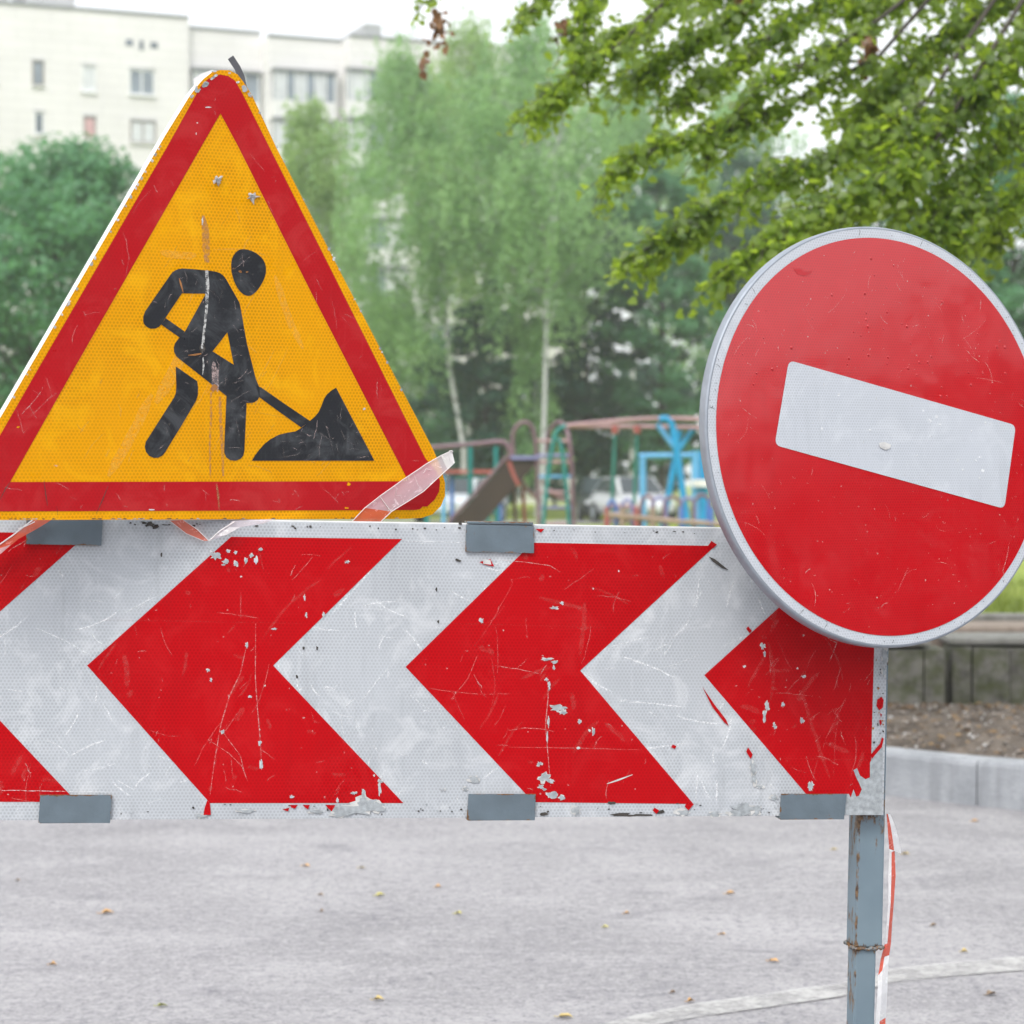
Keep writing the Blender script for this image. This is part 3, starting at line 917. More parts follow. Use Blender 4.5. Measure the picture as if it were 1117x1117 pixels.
# ================================================================== BARRIER TAPE REMNANTS
def tape_obj(name, label, MM, polys, mats, edges=(), shift=0):
    """polys: (pixel outline, w per vertex or const, material)"""
    t = MB()
    for pts, w, m in polys:
        ws = w if hasattr(w, '__len__') else [w] * len(pts)
        V = [loc(MM, x, y, q) for (x, y), q in zip(pts, ws)]
        t.add(V, [tuple(range(len(V)))], m)
    for pts, w, wd in edges:
        ws = w if hasattr(w, '__len__') else [w] * len(pts)
        V = [loc(MM, x, y, q) for (x, y), q in zip(pts, ws)]
        t.tube(V, wd, 5, 2)
    base = sum((Vector(v) for v in t.v), Vector()) / len(t.v)
    t.v = [tuple(Vector(v) - base) for v in t.v]
    o = t.build(name, mats)
    o.matrix_world = MM @ Matrix.Translation(base)
    return tag(o, label, 'barrier tape')


TM = [M['film_white'], M['film_red'], M['film_edge']]
lo_ = [(382, 571), (398, 554), (416, 540), (440, 523), (466, 505.5), (481, 497), (493, 491.5)]
hi_ = [(414, 570.5), (427, 558), (445, 547), (462, 536), (478, 521), (488, 512), (496, 504.5)]
q = []
for i in range(6):
    q.append(([lo_[i], hi_[i], hi_[i + 1], lo_[i + 1]], [.006 + .002 * i, .010 + .002 * i, .012 + .002 * i, .008 + .002 * i], 1 if i < 1 else (0 if i < 4 else 2 if i == 5 else 0)))
q.append(([(493, 491.5), (496, 504.5), (491, 504), (489.5, 498), (490.5, 494)], .019, 2))
tape_obj('barrier_tape', 'milky strip of barrier tape stuck across the right corner of the triangle', MT, q, TM,
         [(lo_, [.008 + .002 * i for i in range(7)], .0008), (hi_, [.012 + .002 * i for i in range(7)], .0008), ([(414, 541), (424, 555), (427, 558)], .0125, .0009),
          ([(433, 533), (431, 541), (438, 540)], .0125, .0005), ([(452, 519), (455, 527), (458, 534)], .0145, .0005), ([(462, 516), (465, 511), (470, 513)], .0165, .0005), ([(446, 545), (452, 536), (458, 537)], .0135, .0006),
          ([(490, 492), (493, 491.5), (494, 493)], .020, .0009), ([(489.5, 498), (491, 503), (496, 504.5)], .020, .0007)])
tape_obj('barrier_tape', 'twisted red and white tape end hanging under the left of the triangle', MBD,
         [([(58, 566), (36, 567), (14, 584), (20, 588), (40, 577)], [.012, .014, .020, .022, .018], 1), ([(14, 584), (20, 588), (2, 603), (-14, 614), (-12, 602)], [.020, .022, .02, .018, .016], 1),
          ([(-14, 614), (2, 603), (12, 594), (-12, 602)], .0225, 0)], TM, [([(36, 567), (14, 584), (-12, 602)], [.015, .021, .017], .0012), ([(20, 577), (28, 574), (38, 569)], .022, .0008)])
tape_obj('barrier_tape', 'short folded scrap of red and white tape tucked below the middle of the triangle', MBD,
         [([(185, 568), (200, 567), (216, 578), (228, 590), (222, 590), (203, 582)], [.010, .012, .018, .014, .013, .012], 1),
          ([(228, 590), (240, 580), (254, 568), (300, 566), (288, 571), (262, 575), (246, 584)], [.014, .016, .016, .010, .011, .015, .015], 0),
          ([(236, 585), (250, 575), (262, 575), (246, 584)], .0175, 2)], TM,
         [([(200, 567), (216, 578), (228, 590)], [.013, .019, .015], .0008), ([(228, 590), (240, 579), (256, 569)], [.015, .017, .017], .0014), ([(185, 568), (203, 582), (222, 590)], .0135, .0006)])
# the long tail down the post: a ribbon of alternating red and white
path = [(967, 888, 971, 888), (968, 900, 976, 900), (969, 914, 980, 914), (970, 926, 983, 931), (970, 930, 976, 928), (969, 955, 977, 955), (969, 985, 975, 985), (967, 1010, 973, 1010), (965, 1030, 972, 1028), (961, 1045, 970, 1042),
        (958, 1064, 969, 1050), (957, 1088, 968, 1082), (955, 1117, 966, 1110), (954, 1150, 965, 1150)]
cols_ = [(1, 0), (1, 0), (1, 0), (0, 0), (0, 1), (0, 1), (0, 1), (0, 1), (1, 1), (1, 0), (0, 0), (0, 0), (0, 1)]
q = []
wz = lambda i: -.034 + .006 * math.sin(i * 1.3)
for i in range(len(path) - 1):
    a, b_ = path[i], path[i + 1]
    f = .42
    ma = (a[0] + (a[2] - a[0]) * f, a[1] + (a[3] - a[1]) * f); mb2 = (b_[0] + (b_[2] - b_[0]) * f, b_[1] + (b_[3] - b_[1]) * f)
    w0, w1 = wz(i), wz(i + 1)
    q.append(([(a[0], a[1]), ma, mb2, (b_[0], b_[1])], [w0, w0 + .003, w1 + .003, w1], cols_[i][0]))
    q.append(([ma, (a[2], a[3]), (b_[2], b_[3]), mb2], [w0 + .003, w0 - .002, w1 - .002, w1 + .003], cols_[i][1]))
TM2 = [mat_film('white_tape_opaque', (.80, .80, .82), .85), mat_film('red_tape_opaque', (.70, .085, .04), .9), M['film_edge']]
tape_obj('barrier_tape', 'long tail of red and white tape hanging down beside the post', MBD, q, TM2)

# ================================================================== GROUND
ZP = [(-400, 0), (8, .17), (10, .3), (12, .55), (16, .5), (28, .1), (57, -.2), (90, -.33), (130, -.5), (600, -2)]


def zt(y):
    return float(np.interp(y, [p[0] for p in ZP], [p[1] for p in ZP]))


CX = [-300, -60, -20, -6, -1.5, .2, 1.0, 1.54, 2.0, 2.9, 4, 8, 60, 300]
CY = [19, 18.5, 17, 15, 13, 10.9, 9.6, 8.93, 8.55, 8.1, 7.7, 7.1, 6.7, 6.5]


def cy(x):
    return float(np.interp(x, CX, CY))


xs_f = sorted(set(list(np.linspace(-14, 9, 93)) + [-300, -200, -120, -60, -40, -25, -18, 12, 16, 25, 40, 60, 120, 200, 300]))
M['asphalt'] = mat_asphalt()
mb = MB()
vs, fs = [], []
for x in xs_f:
    c = cy(x)
    for t in (-300, -60, -10, 0, 3, 5, 7, c + .12):
        vs.append((x, t if t < c else c + .12 - .001 * (8 - t), 0.0))
k = 8
for i in range(len(xs_f) - 1):
    for j in range(k - 1):
        fs.append((i * k + j, (i + 1) * k + j, (i + 1) * k + j + 1, i * k + j + 1))
mb.add(vs, fs)
structure(mb.build('road', M['asphalt']))

M['kerb'] = mat_concrete('kerb_concrete', (.22, .235, .255), (.36, .375, .40), 0, 5)
M['moss_concrete'] = mat_concrete('mossy_concrete', (.085, .082, .07), (.27, .26, .235), .7, 9)
M['cap_concrete'] = mat_concrete('cap_concrete', (.25, .245, .23), (.36, .35, .33), .2, 6)
M['pink_concrete'] = mat_concrete('pinkish_slab', (.30, .24, .20), (.40, .32, .27), .1, 5)


def offset_line(pts, d):
    o = []
    for i, p in enumerate(pts):
        a, b = pts[max(i - 1, 0)], pts[min(i + 1, len(pts) - 1)]
        t = Vector((b[0] - a[0], b[1] - a[1], 0)).normalized()
        o.append(Vector((p[0] - t.y * d, p[1] + t.x * d, 0)))
    return o


# kerb stones with joints: 1 m pieces along the curve
fine = [(x, cy(x)) for x in np.linspace(-14, 9, 240)]
# smooth the curve
fx = np.array([p[0] for p in fine]); fy = np.array([p[1] for p in fine])
for _ in range(60):
    fy[1:-1] = (fy[:-2] + fy[2:] + 2 * fy[1:-1]) / 4
fine = list(zip(fx, fy))
seg = [0.0]
for i in range(1, len(fine)):
    seg.append(seg[-1] + math.hypot(fine[i][0] - fine[i - 1][0], fine[i][1] - fine[i - 1][1]))


def along(s):
    return float(np.interp(s, seg, fx)), float(np.interp(s, seg, fy))


s_joint = seg[int(np.argmin(np.abs(fx - 1.86)))]
mb = MB()
s = s_joint % 1.0 - 1.0
while s < seg[-1] - 1:
    s0, s1 = max(s + .003, 0), s + .997
    s += 1.0
    if s1 <= s0: continue
    pts = [along(s0 + (s1 - s0) * i / 6) for i in range(7)]
    prof = [(-.0, -.05), (-.0, .165), (.006, .181), (.020, .188), (.135, .188), (.148, .178), (.148, -.05)]
    rows = []
    dz = rng.uniform(-.006, .006)
    for d, z in prof:
        rows.append([Vector((p.x, p.y, z + dz)) for p in offset_line(pts, d)])
    n = 7
    V = [p for r_ in rows for p in r_]
    mb.add(V, [(a * n + i, a * n + i + 1, (a + 1) * n + i + 1, (a + 1) * n + i) for a in range(len(prof) - 1) for i in range(n - 1)])
    for e in (0, n - 1):
        f = [a * n + e for a in range(len(prof))]
        mb.add(V, [tuple(f if e == 0 else f[::-1])])
structure(mb.build('kerb', M['kerb']))

# earth bed between kerb and wall
M['dirt'] = mat_dirt()
mb = MB()
vs, fs = [], []
nx, ny = 70, 26
for i in range(nx + 1):
    x = -1 + 9.5 * i / nx
    y0 = float(np.interp(x, fx, fy)) + .13
    y1 = max(10.95, y0 + .5)
    for j in range(ny + 1):
        t = j / ny
        z = .165 + .05 * math.sin(t * 3.1) + .02 * math.sin(x * 5 + j) + rng.uniform(-.018, .018)
        vs.append((x, y0 + (y1 - y0) * t, z))
fs = [(i * (ny + 1) + j, (i + 1) * (ny + 1) + j, (i + 1) * (ny + 1) + j + 1, i * (ny + 1) + j + 1) for i in range(nx) for j in range(ny)]
mb.add(vs, fs, 0, True)
structure(mb.build('earth_bed', M['dirt']))
# litter of pebbles and dead leaves
M['pebble'] = mat_plain('pebble', (.24, .21, .185), .8, 0, .5, 12)
M['pebble_pale'] = mat_plain('pale_stone', (.42, .41, .40), .8, 0, .2, 12)
M['litter'] = mat_leaf('dead_litter', (.14, .075, .03), (.30, .2, .09), (.1, .05, .02), .15)
mb = MB()
for i in range(2400):
    x = rng.uniform(.9, 4.5); y0 = float(np.interp(x, fx, fy)) + .16
    y = y0 + (10.7 - y0) * rng.random(); z = .19 + .05 * math.sin((y - y0) / (10.8 - y0) * 3.1)
    if rng.random() < .5:
        s = rng.uniform(.004, .015) * (1.6 if rng.random() < .05 else 1)
        c = Vector((x, y, z))
        oc = [c + Vector((dx * s * rng.uniform(.7, 1.3), dy * s * rng.uniform(.7, 1.3), dz * s * rng.uniform(.5, .9))) for dx, dy, dz in ((1, 0, 0), (0, 1, 0), (-1, 0, 0), (0, -1, 0), (0, 0, 1), (0, 0, -1))]
        mb.add(oc, [(0, 1, 4), (1, 2, 4), (2, 3, 4), (3, 0, 4), (1, 0, 5), (2, 1, 5), (3, 2, 5), (0, 3, 5)], 1 if rng.random() < .12 else 0, True)
    else:
        s = rng.uniform(.008, .024); a = rng.uniform(0, 6.28)
        R = Matrix.Rotation(a, 3, 'Z') @ Matrix.Rotation(rng.uniform(-.6, .6), 3, 'X')
        mb.add([Vector((x, y, z + .008)) + R @ Vector(p) for p in ((-s, 0, 0), (0, -s * .5, .004), (s, 0, .002), (0, s * .5, .006))], [(0, 1, 2), (0, 2, 3)], 2)
tag(mb.build('leaf_litter', [M['pebble'], M['pebble_pale'], M['litter']]), 'pebbles and dead leaves strewn over the bare earth bed', 'litter', kind='stuff')

# lawn sheet to the horizon
M['lawn'] = mat_grass()
mb = MB()
ys_rel = [0, .15, .5, 1.2, 2, 3.5, 5, 8, 12, 18, 26, 36, 48, 62, 80, 105, 140, 200, 300, 480]
xs_l = sorted(set(list(np.linspace(-14, 9, 70)) + [-300, -200, -120, -80, -50, -35, -22, 12, 16, 22, 30, 45, 70, 120, 200, 300]))
vs = []
for x in xs_l:
    c0 = float(np.interp(x, fx, fy)) if -14 <= x <= 9 else cy(x)
    wall = 1.35 < x < 9
    s = 11.75 if wall else c0 + .14
    for q_ in ys_rel:
        y = s + q_
        z = zt(y)
        if not wall:
            z = .17 + (z - .17) * min(1, q_ / 6)
        vs.append((x, y, z + (.0 if q_ < .3 else .03 * math.sin(x * .9 + y * .7))))
k = len(ys_rel)
mb.add(vs, [(i * k + j, (i + 1) * k + j, (i + 1) * k + j + 1, i * k + j + 1) for i in range(len(xs_l) - 1) for j in range(k - 1)], 0, True)
structure(mb.build('lawn', M['lawn']))
# blades on the near strip of lawn by the wall
M['blade'] = mat_leaf('grass_blade', (.10, .14, .02), (.20, .23, .04), (.2, .26, .03), .35, 3)
mb = MB()
for i in range(5200):
    x, y = rng.uniform(1.9, 5.0), rng.uniform(11.9, 16.5)
    z = zt(y); h = rng.uniform(.04, .11); a = rng.uniform(0, 6.28); w = .004
    d = Vector((math.cos(a), math.sin(a), 0)); l = Vector((rng.uniform(-.04, .04), rng.uniform(-.04, .04), h)); p = Vector((x, y, z - .005))
    mb.add([p - d * w, p + d * w, p + l], [(0, 1, 2)])
tag(mb.build('grass', M['blade']), 'short yellow green grass growing behind the low wall', 'grass', kind='stuff')

# worn pale line across the asphalt
M['line'] = mat_plain('worn_line_paint', (.40, .395, .385), .85, 0, .2, 30, .2)
k_ = NT('worn_line'); c_ = k_.coord()
p_ = k_.principled(k_.mix(k_.noise(c_, 30, 5), (.42, .415, .41), (.50, .495, .49)), .85)
f_ = k_.ramp(k_.noise(c_, 7, 7, .75), .31, .58, 0, .9)
M['line'] = k_.done(k_.n('ShaderNodeMixShader', i={0: f_, 1: k_.n('ShaderNodeBsdfTransparent').outputs[0], 2: p_}).outputs[0])


def ground(px, py, z=0.0):
    r = ray(px, py)
    return CAM + r * ((z - CAM.z) / r.z)


mb = MB()
lp = [(560, 1150), (690, 1115), (760, 1101), (840, 1090), (915, 1079), (975, 1063), (1040, 1056), (1117, 1050), (1300, 1040)]
A = [ground(x, y - 7, .004) for x, y in lp]; Bq = [ground(x, y + 8, .004) for x, y in lp]
mb.add(A + Bq, [(len(lp) + i, len(lp) + i + 1, i + 1, i) for i in range(len(lp) - 1)])
structure(mb.build('painted_line', M['line']))

# fallen leaves on the asphalt
FL = [(117, 997, 19, 'o', 'big orange fallen leaf lying alone on the asphalt below the leftmost bottom clip'), (334, 946, 12, 'o', 'orange fallen leaf on the asphalt, nearest below the ragged grey tear of the board'),
      (395, 948, 11, 'y', 'tan yellow fallen leaf just right of the orange one below the ragged tear'), (415, 978, 14, 'l', 'lemon yellow fallen leaf on the asphalt below the second chevron'),
      (478, 969, 9, 'o', 'small orange leaf on the asphalt left of the middle bottom clip'), (58, 1054, 12, 'o', 'orange leaf on the asphalt at the lower left of the photo'),
      (177, 1099, 16, 'g', 'greenish fallen leaf at the bottom edge of the photo, on the left'), (413, 1092, 16, 'y', 'yellow brown leaf near the bottom edge, left of the pale line'),
      (20, 962, 7, 'b', 'tiny brown leaf on the asphalt at the left edge of the photo'), (350, 978, 9, 'b', 'brown leaf on the asphalt left of the lemon yellow leaf'),
      (351, 996, 6, 'b', 'dark speck of a leaf below the brown leaf on open asphalt'), (500, 998, 11, 'l', 'pale yellow leaf on the asphalt under the middle bottom clip'),
      (797, 976, 14, 'o', 'orange fallen leaf on the asphalt below the right half of the board'), (684, 998, 9, 'o', 'small orange leaf on the asphalt under the third chevron'),
      (661, 1013, 9, 'l', 'lemon yellow leaf under the third chevron, below the small orange one'), (788, 1021, 10, 'o', 'amber leaf on the asphalt below the larger orange leaf'),
      (844, 1050, 15, 'o', 'reddish orange leaf on the asphalt left of the post sleeve joint'), (754, 1094, 12, 'o', 'brown orange leaf touching the upper side of the pale line'),
      (734, 1085, 8, 'b', 'tiny brown leaf just above the pale line, left of the brown orange one'), (617, 1111, 22, 'y', 'large yellow leaf at the bottom edge beside the end of the pale line'),
      (1019, 1011, 11, 'b', 'brown curled leaf on the asphalt right of the hanging tape'), (911, 928, 10, 'y', 'yellow leaf on the asphalt under the board, left of the post'),
      (988, 933, 12, 'y', 'yellow leaf on the asphalt just right of the tape end'), (1082, 1086, 20, 'b', 'dark tan leaf right of the post, below the pale line'), (1052, 1040, 10, 'y', 'small yellow leaf on the asphalt right of the post, above the pale line'),
      (1064, 897, 11, 'o', 'orange leaf in the gutter at the foot of the kerb')]
LM = {'o': mat_plain('orange_leaf', (.55, .32, .13), .6, 0, .25, 60), 'y': mat_plain('yellow_leaf', (.52, .40, .16), .6, 0, .25, 60), 'l': mat_plain('lemon_leaf', (.55, .50, .15), .6, 0, .2, 60),
      'g': mat_plain('greenish_leaf', (.36, .38, .10), .6, 0, .3, 60), 'b': mat_plain('brown_leaf', (.26, .19, .13), .7, 0, .35, 60)}
for px, py, wpx, colr, lab in FL:
    g = ground(px, py, 0.0)
    s = wpx * .76 * g.y / F_PX / 2
    a = rng.uniform(-.5, .5)
    R = Matrix.Rotation(a, 3, 'Z')
    out = [(-1, 0), (-.7, .42), (-.2, .62), (.35, .5), (1.05, 0), (.35, -.5), (-.2, -.62), (-.7, -.42)]
    mb = MB()
    V = [R @ Vector((x * s, y * s, .004 + .012 * abs(y) * rng.uniform(.5, 1.5))) for x, y in out]
    V.append(R @ Vector((-.3 * s, 0, .004))); V.append(R @ Vector((.4 * s, 0, .006)))
    mb.add(V, [(0, 8, 1), (1, 8, 2), (2, 8, 9, 3), (3, 9, 4), (4, 9, 5), (5, 9, 8, 6), (6, 8, 7), (7, 8, 0)], 0, True)
    mb.tube([V[0], V[0] + R @ Vector((-.55 * s, .1 * s, .001))], .0012, 5)
    o = mb.build('fallen_leaf', LM[colr]); o.location = (g.x, g.y, 0)
    tag(o, lab, 'leaf', 'fallen leaves on the asphalt')

# ================================================================== RETAINING WALL
wall = thing('retaining_wall', 'low mossy concrete retaining wall with pale cap behind the earth bed', 'wall', Vector((2.6, 10.8, .15)))
wx = [1.30, 1.66, 2.04, 2.145, 2.20, 2.30, 2.49, 2.68, 2.88, 3.10, 3.30, 3.52, 3.74, 3.96, 4.18, 4.42, 4.66, 4.90, 5.14, 5.4, 5.66, 5.92, 6.2]
for i in range(len(wx) - 1):
    if i == 3:
        continue
    yo = 10.72 if i < 3 else 10.84 + rng.uniform(-.03, .03)
    mb = MB()
    x0, x1 = wx[i] + .004, wx[i + 1] - .004
    mb.prism([(x0 - 2.6, -.2), (x1 - 2.6, -.2), (x1 - 2.6, .330 + rng.uniform(-.025, .005)), (x0 - 2.6, .330 + rng.uniform(-.025, .005))], 0, .25)
    o = mb.build('slab', M['moss_concrete'], wall, .012)
    o.matrix_local = Matrix(((1, 0, 0, 0), (0, 0, -1, yo + .25 - 10.8), (0, 1, 0, 0), (0, 0, 0, 1)))
mb = MB(); 
x_ = 2.2
while x_ < 6.2:
    x2_ = x_ + rng.uniform(.35, .6); mb = MB(); mb.box((x_ - 2.6, .055 + rng.uniform(-.015, .015), .332), (x2_ - .012 - 2.6, .41, .362 + rng.uniform(-.008, .012))); mb.build('cap', M['cap_concrete'], wall, .014)
    x_ = x2_
mb = MB(); mb.box((1.33 - 2.6, -.06, .338), (2.08 - 2.6, .28, .36)); mb.build('cap', M['cap_concrete'], wall, .012)
mb = MB(); mb.box((1.35 - 2.6, .42, -.3), (6.2 - 2.6, .84, .40)); mb.build('back_slab', M['pink_concrete'], wall, .015)
mb = MB(); mb.box((1.35 - 2.6, .85, -.3), (6.2 - 2.6, .98, .435)); mb.build('edging', M['cap_concrete'], wall, .012)

# ================================================================== TREES
def leaf_mesh(name, P, Nn, size, mat, parent, shape='rhomb'):
    """P (n,3) centres, Nn (n,3) normals: one folded leaf each"""
    P = np.asarray(P); Nn = np.asarray(Nn)
    n = len(P)
    Nn = Nn / np.linalg.norm(Nn, axis=1, keepdims=True)
    t = nrg.normal(size=(n, 3)); t -= Nn * (t * Nn).sum(1, keepdims=True)
    t /= np.linalg.norm(t, axis=1, keepdims=True)
    if shape == 'hang':
        t = t * .6 + np.array([0, 0, -.8]); t -= Nn * (t * Nn).sum(1, keepdims=True); t /= np.linalg.norm(t, axis=1, keepdims=True)
    b = np.cross(Nn, t)
    s = (np.asarray(size) * nrg.uniform(.65, 1.25, n))[:, None]
    if shape == 'rhomb':
        V = np.stack([P - t * s * .6, P + b * s * .42 + Nn * s * .12, P + t * s * .7, P - b * s * .42 + Nn * s * .12], 1).reshape(-1, 3)
        idx = np.arange(n)[:, None] * 4
        Fc = np.concatenate([idx + [0, 1, 2], idx + [0, 2, 3]], 0)
        k = 3
    else:
        V = np.stack([P - t * s * .45, P - t * s * .25 + b * s * .40 + Nn * s * .10, P + t * s * .2 + b * s * .38 + Nn * s * .10, P + t * s * .65,
                      P + t * s * .2 - b * s * .38 + Nn * s * .10, P - t * s * .25 - b * s * .40 + Nn * s * .10], 1).reshape(-1, 3)
        idx = np.arange(n)[:, None] * 6
        Fc = np.concatenate([idx + [0, 1, 2, 3], idx + [0, 3, 4, 5]], 0)
        k = 4
    me = bpy.data.meshes.new(name)
    me.vertices.add(len(V)); me.vertices.foreach_set('co', V.astype(np.float32).ravel())
    me.loops.add(Fc.size); me.loops.foreach_set('vertex_index', Fc.astype(np.int32).ravel())
    me.polygons.add(len(Fc)); me.polygons.foreach_set('loop_start', (np.arange(len(Fc)) * k).astype(np.int32))
    me.update(calc_edges=True)
    me.materials.append(mat)
    o = bpy.data.objects.new(name, me); COL.objects.link(o)
    if parent: o.parent = parent
    return o


M['bark'] = mat_plain('grey_brown_bark', (.055, .047, .038), .9, 0, .4, 6, .4)
M['birch_bark'] = mat_birch_bark()
G = {
    'maple': mat_leaf('maple_leaf', (.05, .17, .08), (.125, .30, .14), (.15, .36, .13), .42, .5),
    'birch': mat_leaf('birch_leaf', (.105, .23, .10), (.31, .48, .20), (.33, .52, .20), .48, .35),
    'pale': mat_leaf('pale_leaf', (.20, .32, .10), (.30, .42, .15), (.34, .5, .16), .48, .4),
    'dark': mat_leaf('dark_leaf', (.016, .070, .044), (.048, .135, .078), (.05, .15, .065), .25, .4),
    'mid': mat_leaf('mid_leaf', (.05, .165, .085), (.12, .28, .135), (.14, .33, .13), .40, .4),
    'bright': mat_leaf('bright_leaf', (.10, .24, .05), (.17, .32, .06), (.16, .32, .06), .35, .6),
    'linden': mat_leaf('linden_leaf', (.024, .064, .016), (.15, .21, .028), (.46, .62, .05), .50, 2.6, .42),
}


def tree(name, label, px, D, top_py, half_px, low_py, kind, n_clump, per, size, bark='bark', droop=0.0, trunk_px=None, trunk_r=.16, seed=1, group='trees behind the playground', shape=1.0, sub=None, zb=None, back=0.0):
    r = np.random.default_rng(seed)
    rp = random.Random(seed)
    zb = zt(D) if zb is None else zb
    base = at(px, 500, D); base.z = zb
    if trunk_px:
        base.x = (trunk_px[-1][0] - W_PX / 2) / F_PX * D
    t = thing(name, label, 'tree', Vector(base), group)
    cxw = (px - W_PX / 2) / F_PX * D - base.x
    ztop = CAM_Z + (HORIZON - top_py) * D / F_PX - zb
    zlow = max(.6, CAM_Z + (HORIZON - low_py) * D / F_PX - zb)
    hw = half_px * D / F_PX
    H = ztop - zlow
    # trunk
    tm = MB()
    if trunk_px:
        P = [Vector(at(x, y, D)) - Vector(base) for x, y in trunk_px]
        P.append(Vector((0, 0, -.1)))
    else:
        P = [Vector((cxw * .6 * s_, .2 * math.sin(s_ * 3), zlow + H * .75 if s_ == 1 else (zlow + H * .75) * s_ - (.1 if s_ == 0 else 0))) for s_ in (1, .75, .5, .25, 0)]
    n = len(P)
    tm.tube(P, [trunk_r * (.22 + .78 * (i / (n - 1)) ** 1.1) for i in range(n)], 9)
    axis = P[::-1]

    def ax(z):
        for i in range(len(axis) - 1):
            if axis[i].z <= z <= axis[i + 1].z:
                f = (z - axis[i].z) / max(1e-6, axis[i + 1].z - axis[i].z)
                return axis[i].lerp(axis[i + 1], f)
        return axis[-1].copy()
    pts, nor = [], []
    for c in range(n_clump):
        zz = r.beta(1.5, 1.35)
        wid = hw * (max(.05, math.sin(math.pi * min(1, (zz * .86 + .14)) ** (1.15 * shape))) ** .75)
        a = r.uniform(0, 2 * math.pi); q = math.sqrt(r.uniform(.08, 1)) * (1 + .22 * r.normal())
        cz = zlow + H * zz
        C = np.array([cxw + wid * q * math.cos(a), wid * q * math.sin(a) + back, cz])
        # limb to the clump
        if c % 3 == 0:
            st = ax(max(zlow * .6, cz - abs(q) * wid * .7))
            e = Vector(C); m_ = st.lerp(e, .5) + Vector((0, 0, .12 * wid))
            tm.tube([st, m_, e], [trunk_r * .26, trunk_r * .16, trunk_r * .05], 5, 0, False)
        k = int(per * 1.5 * r.uniform(.55, 1.45))
        rad_ = hw * r.uniform(.13, .24) * (.72 if droop else 1)
        if droop:
            ns = max(3, k // 12)
            for s_ in range(ns):
                o = C + r.normal(size=3) * rad_ * np.array([1, 1, .6])
                L = droop * r.uniform(.5, 1.4); out = r.normal(size=2) * .14 * L
                kk = 12
                f = np.linspace(0, 1, kk)[:, None]
                pp = o + np.concatenate([f * out, -f ** 1.2 * L], 1) + r.normal(size=(kk, 3)) * .09
                pts.append(pp); nor.append(r.normal(size=(kk, 3)) + np.array([0, 0, .5]))
        else:
            d = r.normal(size=(k, 3)); d /= np.linalg.norm(d, axis=1, keepdims=True)
            rr_ = rad_ * r.uniform(.35, 1.0, (k, 1)) ** .6
            pp = C + d * rr_ * np.array([1.25, 1.25, .75])
            pts.append(pp); nor.append(d * .6 + np.array([0, 0, .7]) + r.normal(size=(k, 3)) * .5)
    tm.build('trunk', M['birch_bark' if bark == 'birch_bark' else 'bark'], t)
    leaf_mesh('crown', np.concatenate(pts), np.concatenate(nor), size, G[kind], t)
    return t


tree('maple_tree', 'dense rounded green maple left of the triangle, in front of the building', 66, 58, 160, 178, 520, 'maple', 290, 85, .17, trunk_r=.2, seed=2)
tree('birch_tree', 'pale yellow green tree rising just right of the triangle tip', 338, 84, 104, 62, 470, 'pale', 120, 100, .16, droop=1.2, trunk_r=.13, seed=3, bark='birch_bark')
tree('birch_tree', 'thin birch with a leaning forked white trunk, right of the pale tree', 440, 76, 38, 72, 380, 'birch', 115, 84, .15, droop=1.5, back=.2, trunk_px=[(462, 70), (470, 170), (484, 300), (490, 400), (506, 490)], trunk_r=.11, seed=4, bark='birch_bark')
tree('birch_tree', 'tall pale birch with a straight white trunk behind the slide', 580, 74, 14, 108, 330, 'birch', 190, 95, .15, droop=1.6, back=.9, trunk_px=[(609, 120), (607, 165), (600, 250), (596, 350), (594, 440), (592, 510)], trunk_r=.115, seed=5, bark='birch_bark')
tree('birch_tree', 'pale birch crown between the two white trunked birches', 512, 86, 14, 78, 330, 'pale', 130, 90, .16, droop=1.4, trunk_r=.14, seed=6, bark='birch_bark')
tree('birch_tree', 'pale hazy birch crown right of the straight white trunk, behind the linden tips', 690, 90, 62, 70, 300, 'birch', 110, 90, .17, droop=1.4, trunk_r=.14, seed=26, bark='birch_bark')
tree('broadleaf_tree', 'dark green tree under the birches, behind the long mauve rail', 430, 88, 330, 75, 545, 'mid', 90, 80, .17, seed=7)
tree('broadleaf_tree', 'dark bushy tree right of the leaning birch trunk', 530, 78, 330, 62, 550, 'dark', 90, 80, .18, seed=8)
tree('broadleaf_tree', 'dark green tree directly right of the straight birch trunk', 640, 80, 200, 58, 545, 'dark', 210, 90, .17, seed=9)
tree('broadleaf_tree', 'mid green spreading tree above the swing beams, left of the round sign', 722, 78, 165, 66, 520, 'mid', 130, 95, .17, seed=10)
tree('broadleaf_tree', 'dark tree close behind the left edge of the round sign', 800, 96, 150, 75, 545, 'dark', 130, 85, .19, seed=11)
tree('broadleaf_tree', 'hazy green tree above the middle of the round sign', 905, 100, 240, 66, 545, 'mid', 90, 75, .19, seed=12)
tree('broadleaf_tree', 'bright mid green tree at the right edge above the round sign', 1105, 62, 105, 86, 520, 'mid', 190, 90, .16, seed=13)
tree('birch_tree', 'tall pale hazy tree behind the linden boughs, left of the round sign top', 800, 104, 96, 84, 420, 'birch', 170, 95, .19, droop=1.2, trunk_r=.15, seed=31, bark='birch_bark')
tree('broadleaf_tree', 'hazy tall tree behind the linden boughs, above the top of the round sign', 960, 108, 105, 84, 480, 'mid', 190, 90, .2, seed=32)
tree('broadleaf_tree', 'low dense dark tree at the foot of the straight birch trunk', 605, 99, 400, 62, 556, 'dark', 110, 85, .2, trunk_r=.1, seed=33)
tree('broadleaf_tree', 'low dense dark tree behind the swing beams', 705, 101, 400, 66, 540, 'dark', 120, 85, .2, trunk_r=.1, seed=34)
